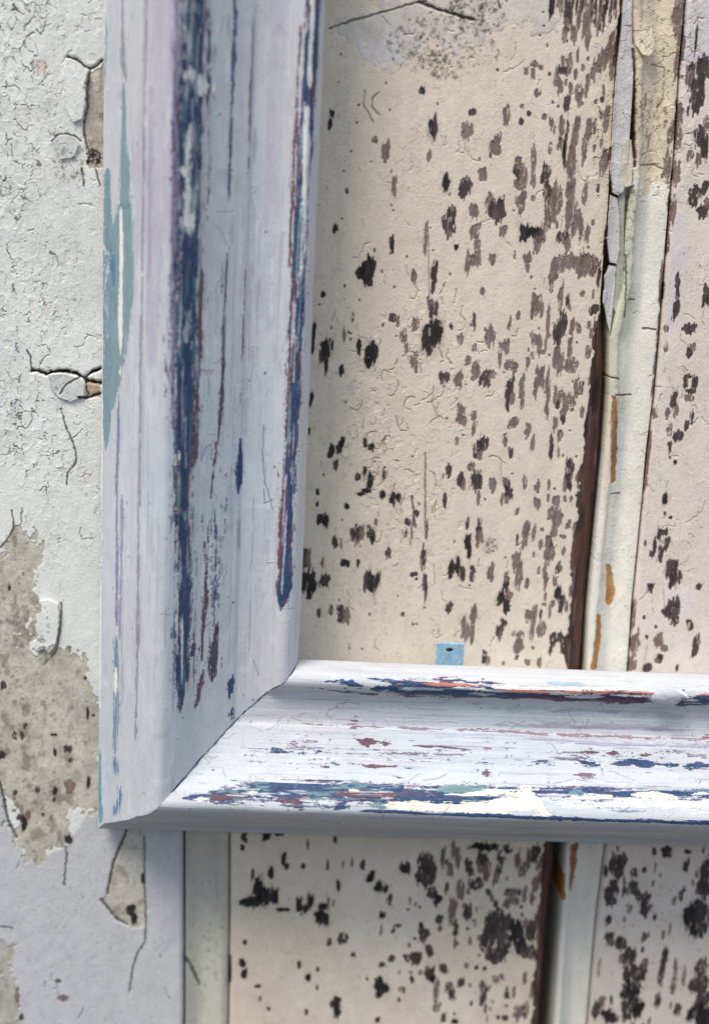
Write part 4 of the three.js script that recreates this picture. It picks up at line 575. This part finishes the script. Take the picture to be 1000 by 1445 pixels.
addF(frameLength('rail', OPEN_W, (t, s, z) => [t, -s, z], true, 0.15, railS, 1.9e-4), matRail, 'frame_rail', { label: 'bottom rail, white lavender paint worn to navy, maroon and cream' });
addF(frameLength('stile', OPEN_H, (t, s, z) => [-s, t, z], false, 0.25, stileS, 1.9e-4), matStile, 'frame_stile', { label: 'stile with a dark blue worn ridge and a teal patch on its outer edge' });
addF(frameLength('rail', OPEN_W, (t, s, z) => [t, OPEN_H + s, z], false, 0.0, railS, 3e-5), matRail, 'frame_rail', {});
addF(frameLength('stile', OPEN_H, (t, s, z) => [OPEN_W + s, t, z], true, 0.0, stileS, 3e-5), matStile, 'frame_stile', {});
// lump of filler over a nail on the inner bead of the bottom rail
{
  const c = onRail('rail', 940, 985), p = prof.reduce((b, q) => Math.abs(q.a - c.a) < Math.abs(b.a - c.a) ? q : b);
  const g = new THREE.SphereGeometry(1, 48, 32), ps = g.attributes.position, uv = g.attributes.uv;
  for (let i = 0; i < ps.count; i++) { const x = ps.getX(i), y = ps.getY(i), z = ps.getZ(i), w = 1 + 0.10 * fbm(x * 2.2 + 3, y * 2.2 + z) + 0.02 * n2(x * 9, y * 9 + z * 5); ps.setXYZ(i, x * 0.0052 * w, y * 0.0031 * w, z * 0.0018 * w); uv.setXY(i, 0.24 + x * 0.02, 0.62 + y * 0.012); }
  g.rotateX(Math.atan2(p.ns, p.nz)); g.translate(c.l, -p.s, p.z - 0.0003); g.computeVertexNormals();
  addF(g, new THREE.MeshPhysicalMaterial({ color: new THREE.Color(0xbfc1ca), bumpMap: matRail.bumpMap, bumpScale: 4e-4, roughness: 0.6 }), 'filler_lump', { label: 'grey lump of filler on the inner bead' });
}
// pale blue metal tab fixed to the back of the bottom rail, standing up against the wall
{
  const z = 0.0085, A = onPlane(617, 908, z), B = onPlane(654, 909, z), w = B.x - A.x, topY = A.y, botY = -0.006;
  const hc = onPlane(634, 917, z), sh = new THREE.Shape(); const r = 0.0008;
  sh.moveTo(A.x + r, topY); sh.lineTo(B.x - r, topY); sh.quadraticCurveTo(B.x, topY, B.x, topY - r); sh.lineTo(B.x, botY); sh.lineTo(A.x, botY); sh.lineTo(A.x, topY - r); sh.quadraticCurveTo(A.x, topY, A.x + r, topY);
  const h = new THREE.Path(); h.absellipse(hc.x, hc.y, 0.0013, 0.0009, 0, Math.PI * 2); sh.holes.push(h);
  const g = new THREE.ExtrudeGeometry(sh, { depth: 0.0011, bevelEnabled: true, bevelThickness: 0.0002, bevelSize: 0.0002, bevelSegments: 2 }); g.translate(0, 0, z - 0.0011);
  const W = 96, d = new Uint8Array(W * W * 4); for (let j = 0; j < W; j++) for (let i = 0; i < W; i++) { const q = fbm(i * 0.11, j * 0.09) * 26 + n2(i * 0.5, j * 0.5) * 10, o = (j * W + i) * 4, sp = n2(i * 0.33 + 9, j * 0.3) > 0.62 ? 36 : 0; d[o] = 146 + q + sp; d[o + 1] = 184 + q * 0.8 + sp; d[o + 2] = 208 + q * 0.6 + sp * 0.7; d[o + 3] = 255; }
  const t = new THREE.DataTexture(d, W, W); t.colorSpace = THREE.SRGBColorSpace; t.magFilter = THREE.LinearFilter; t.needsUpdate = true;
  const uv = g.attributes.uv, ps = g.attributes.position; for (let i = 0; i < uv.count; i++) uv.setXY(i, (ps.getX(i) - A.x) / w * 0.98 + 0.01, clamp((ps.getY(i) - botY) / (topY - botY), 0.01, 0.99));
  const tab = addF(g, new THREE.MeshPhysicalMaterial({ map: t, roughness: 0.5 }), 'hanging_tab', { label: 'small pale blue metal tab with a dark plug added in its hole, behind the bottom rail' });
  const sc = new THREE.LatheGeometry([[0, 0.0004], [0.0007, 0.0003], [0.0011, 0], [0.0012, -0.0004], [0.0005, -0.0012], [0.0004, -0.006]].map(q => new THREE.Vector2(...q)), 20); sc.rotateX(Math.PI / 2); sc.scale(1, 0.7, 1); sc.translate(hc.x, hc.y, z - 0.0003);
  scn(new THREE.Mesh(sc, new THREE.MeshStandardMaterial({ color: new THREE.Color().setRGB(0.035, 0.04, 0.05), roughness: 0.6, metalness: 0.4 })), 'added_hole_plug', {}, tab);  // dark screw-shaped plug, added so the hole in the tab looks dark
}

// ------------------------------------------------------------------ the ground at the wall's foot, out of the picture; its dark keeps the undersides dark
{
  const g = new THREE.PlaneGeometry(60, 60); g.rotateX(-Math.PI / 2);
  scn(new THREE.Mesh(g, new THREE.MeshStandardMaterial({ color: new THREE.Color().setRGB(0.05, 0.048, 0.045), roughness: 0.95 })), 'ground', { kind: 'structure' }).position.y = -1.262;
}
renderer.render(scene, camera);
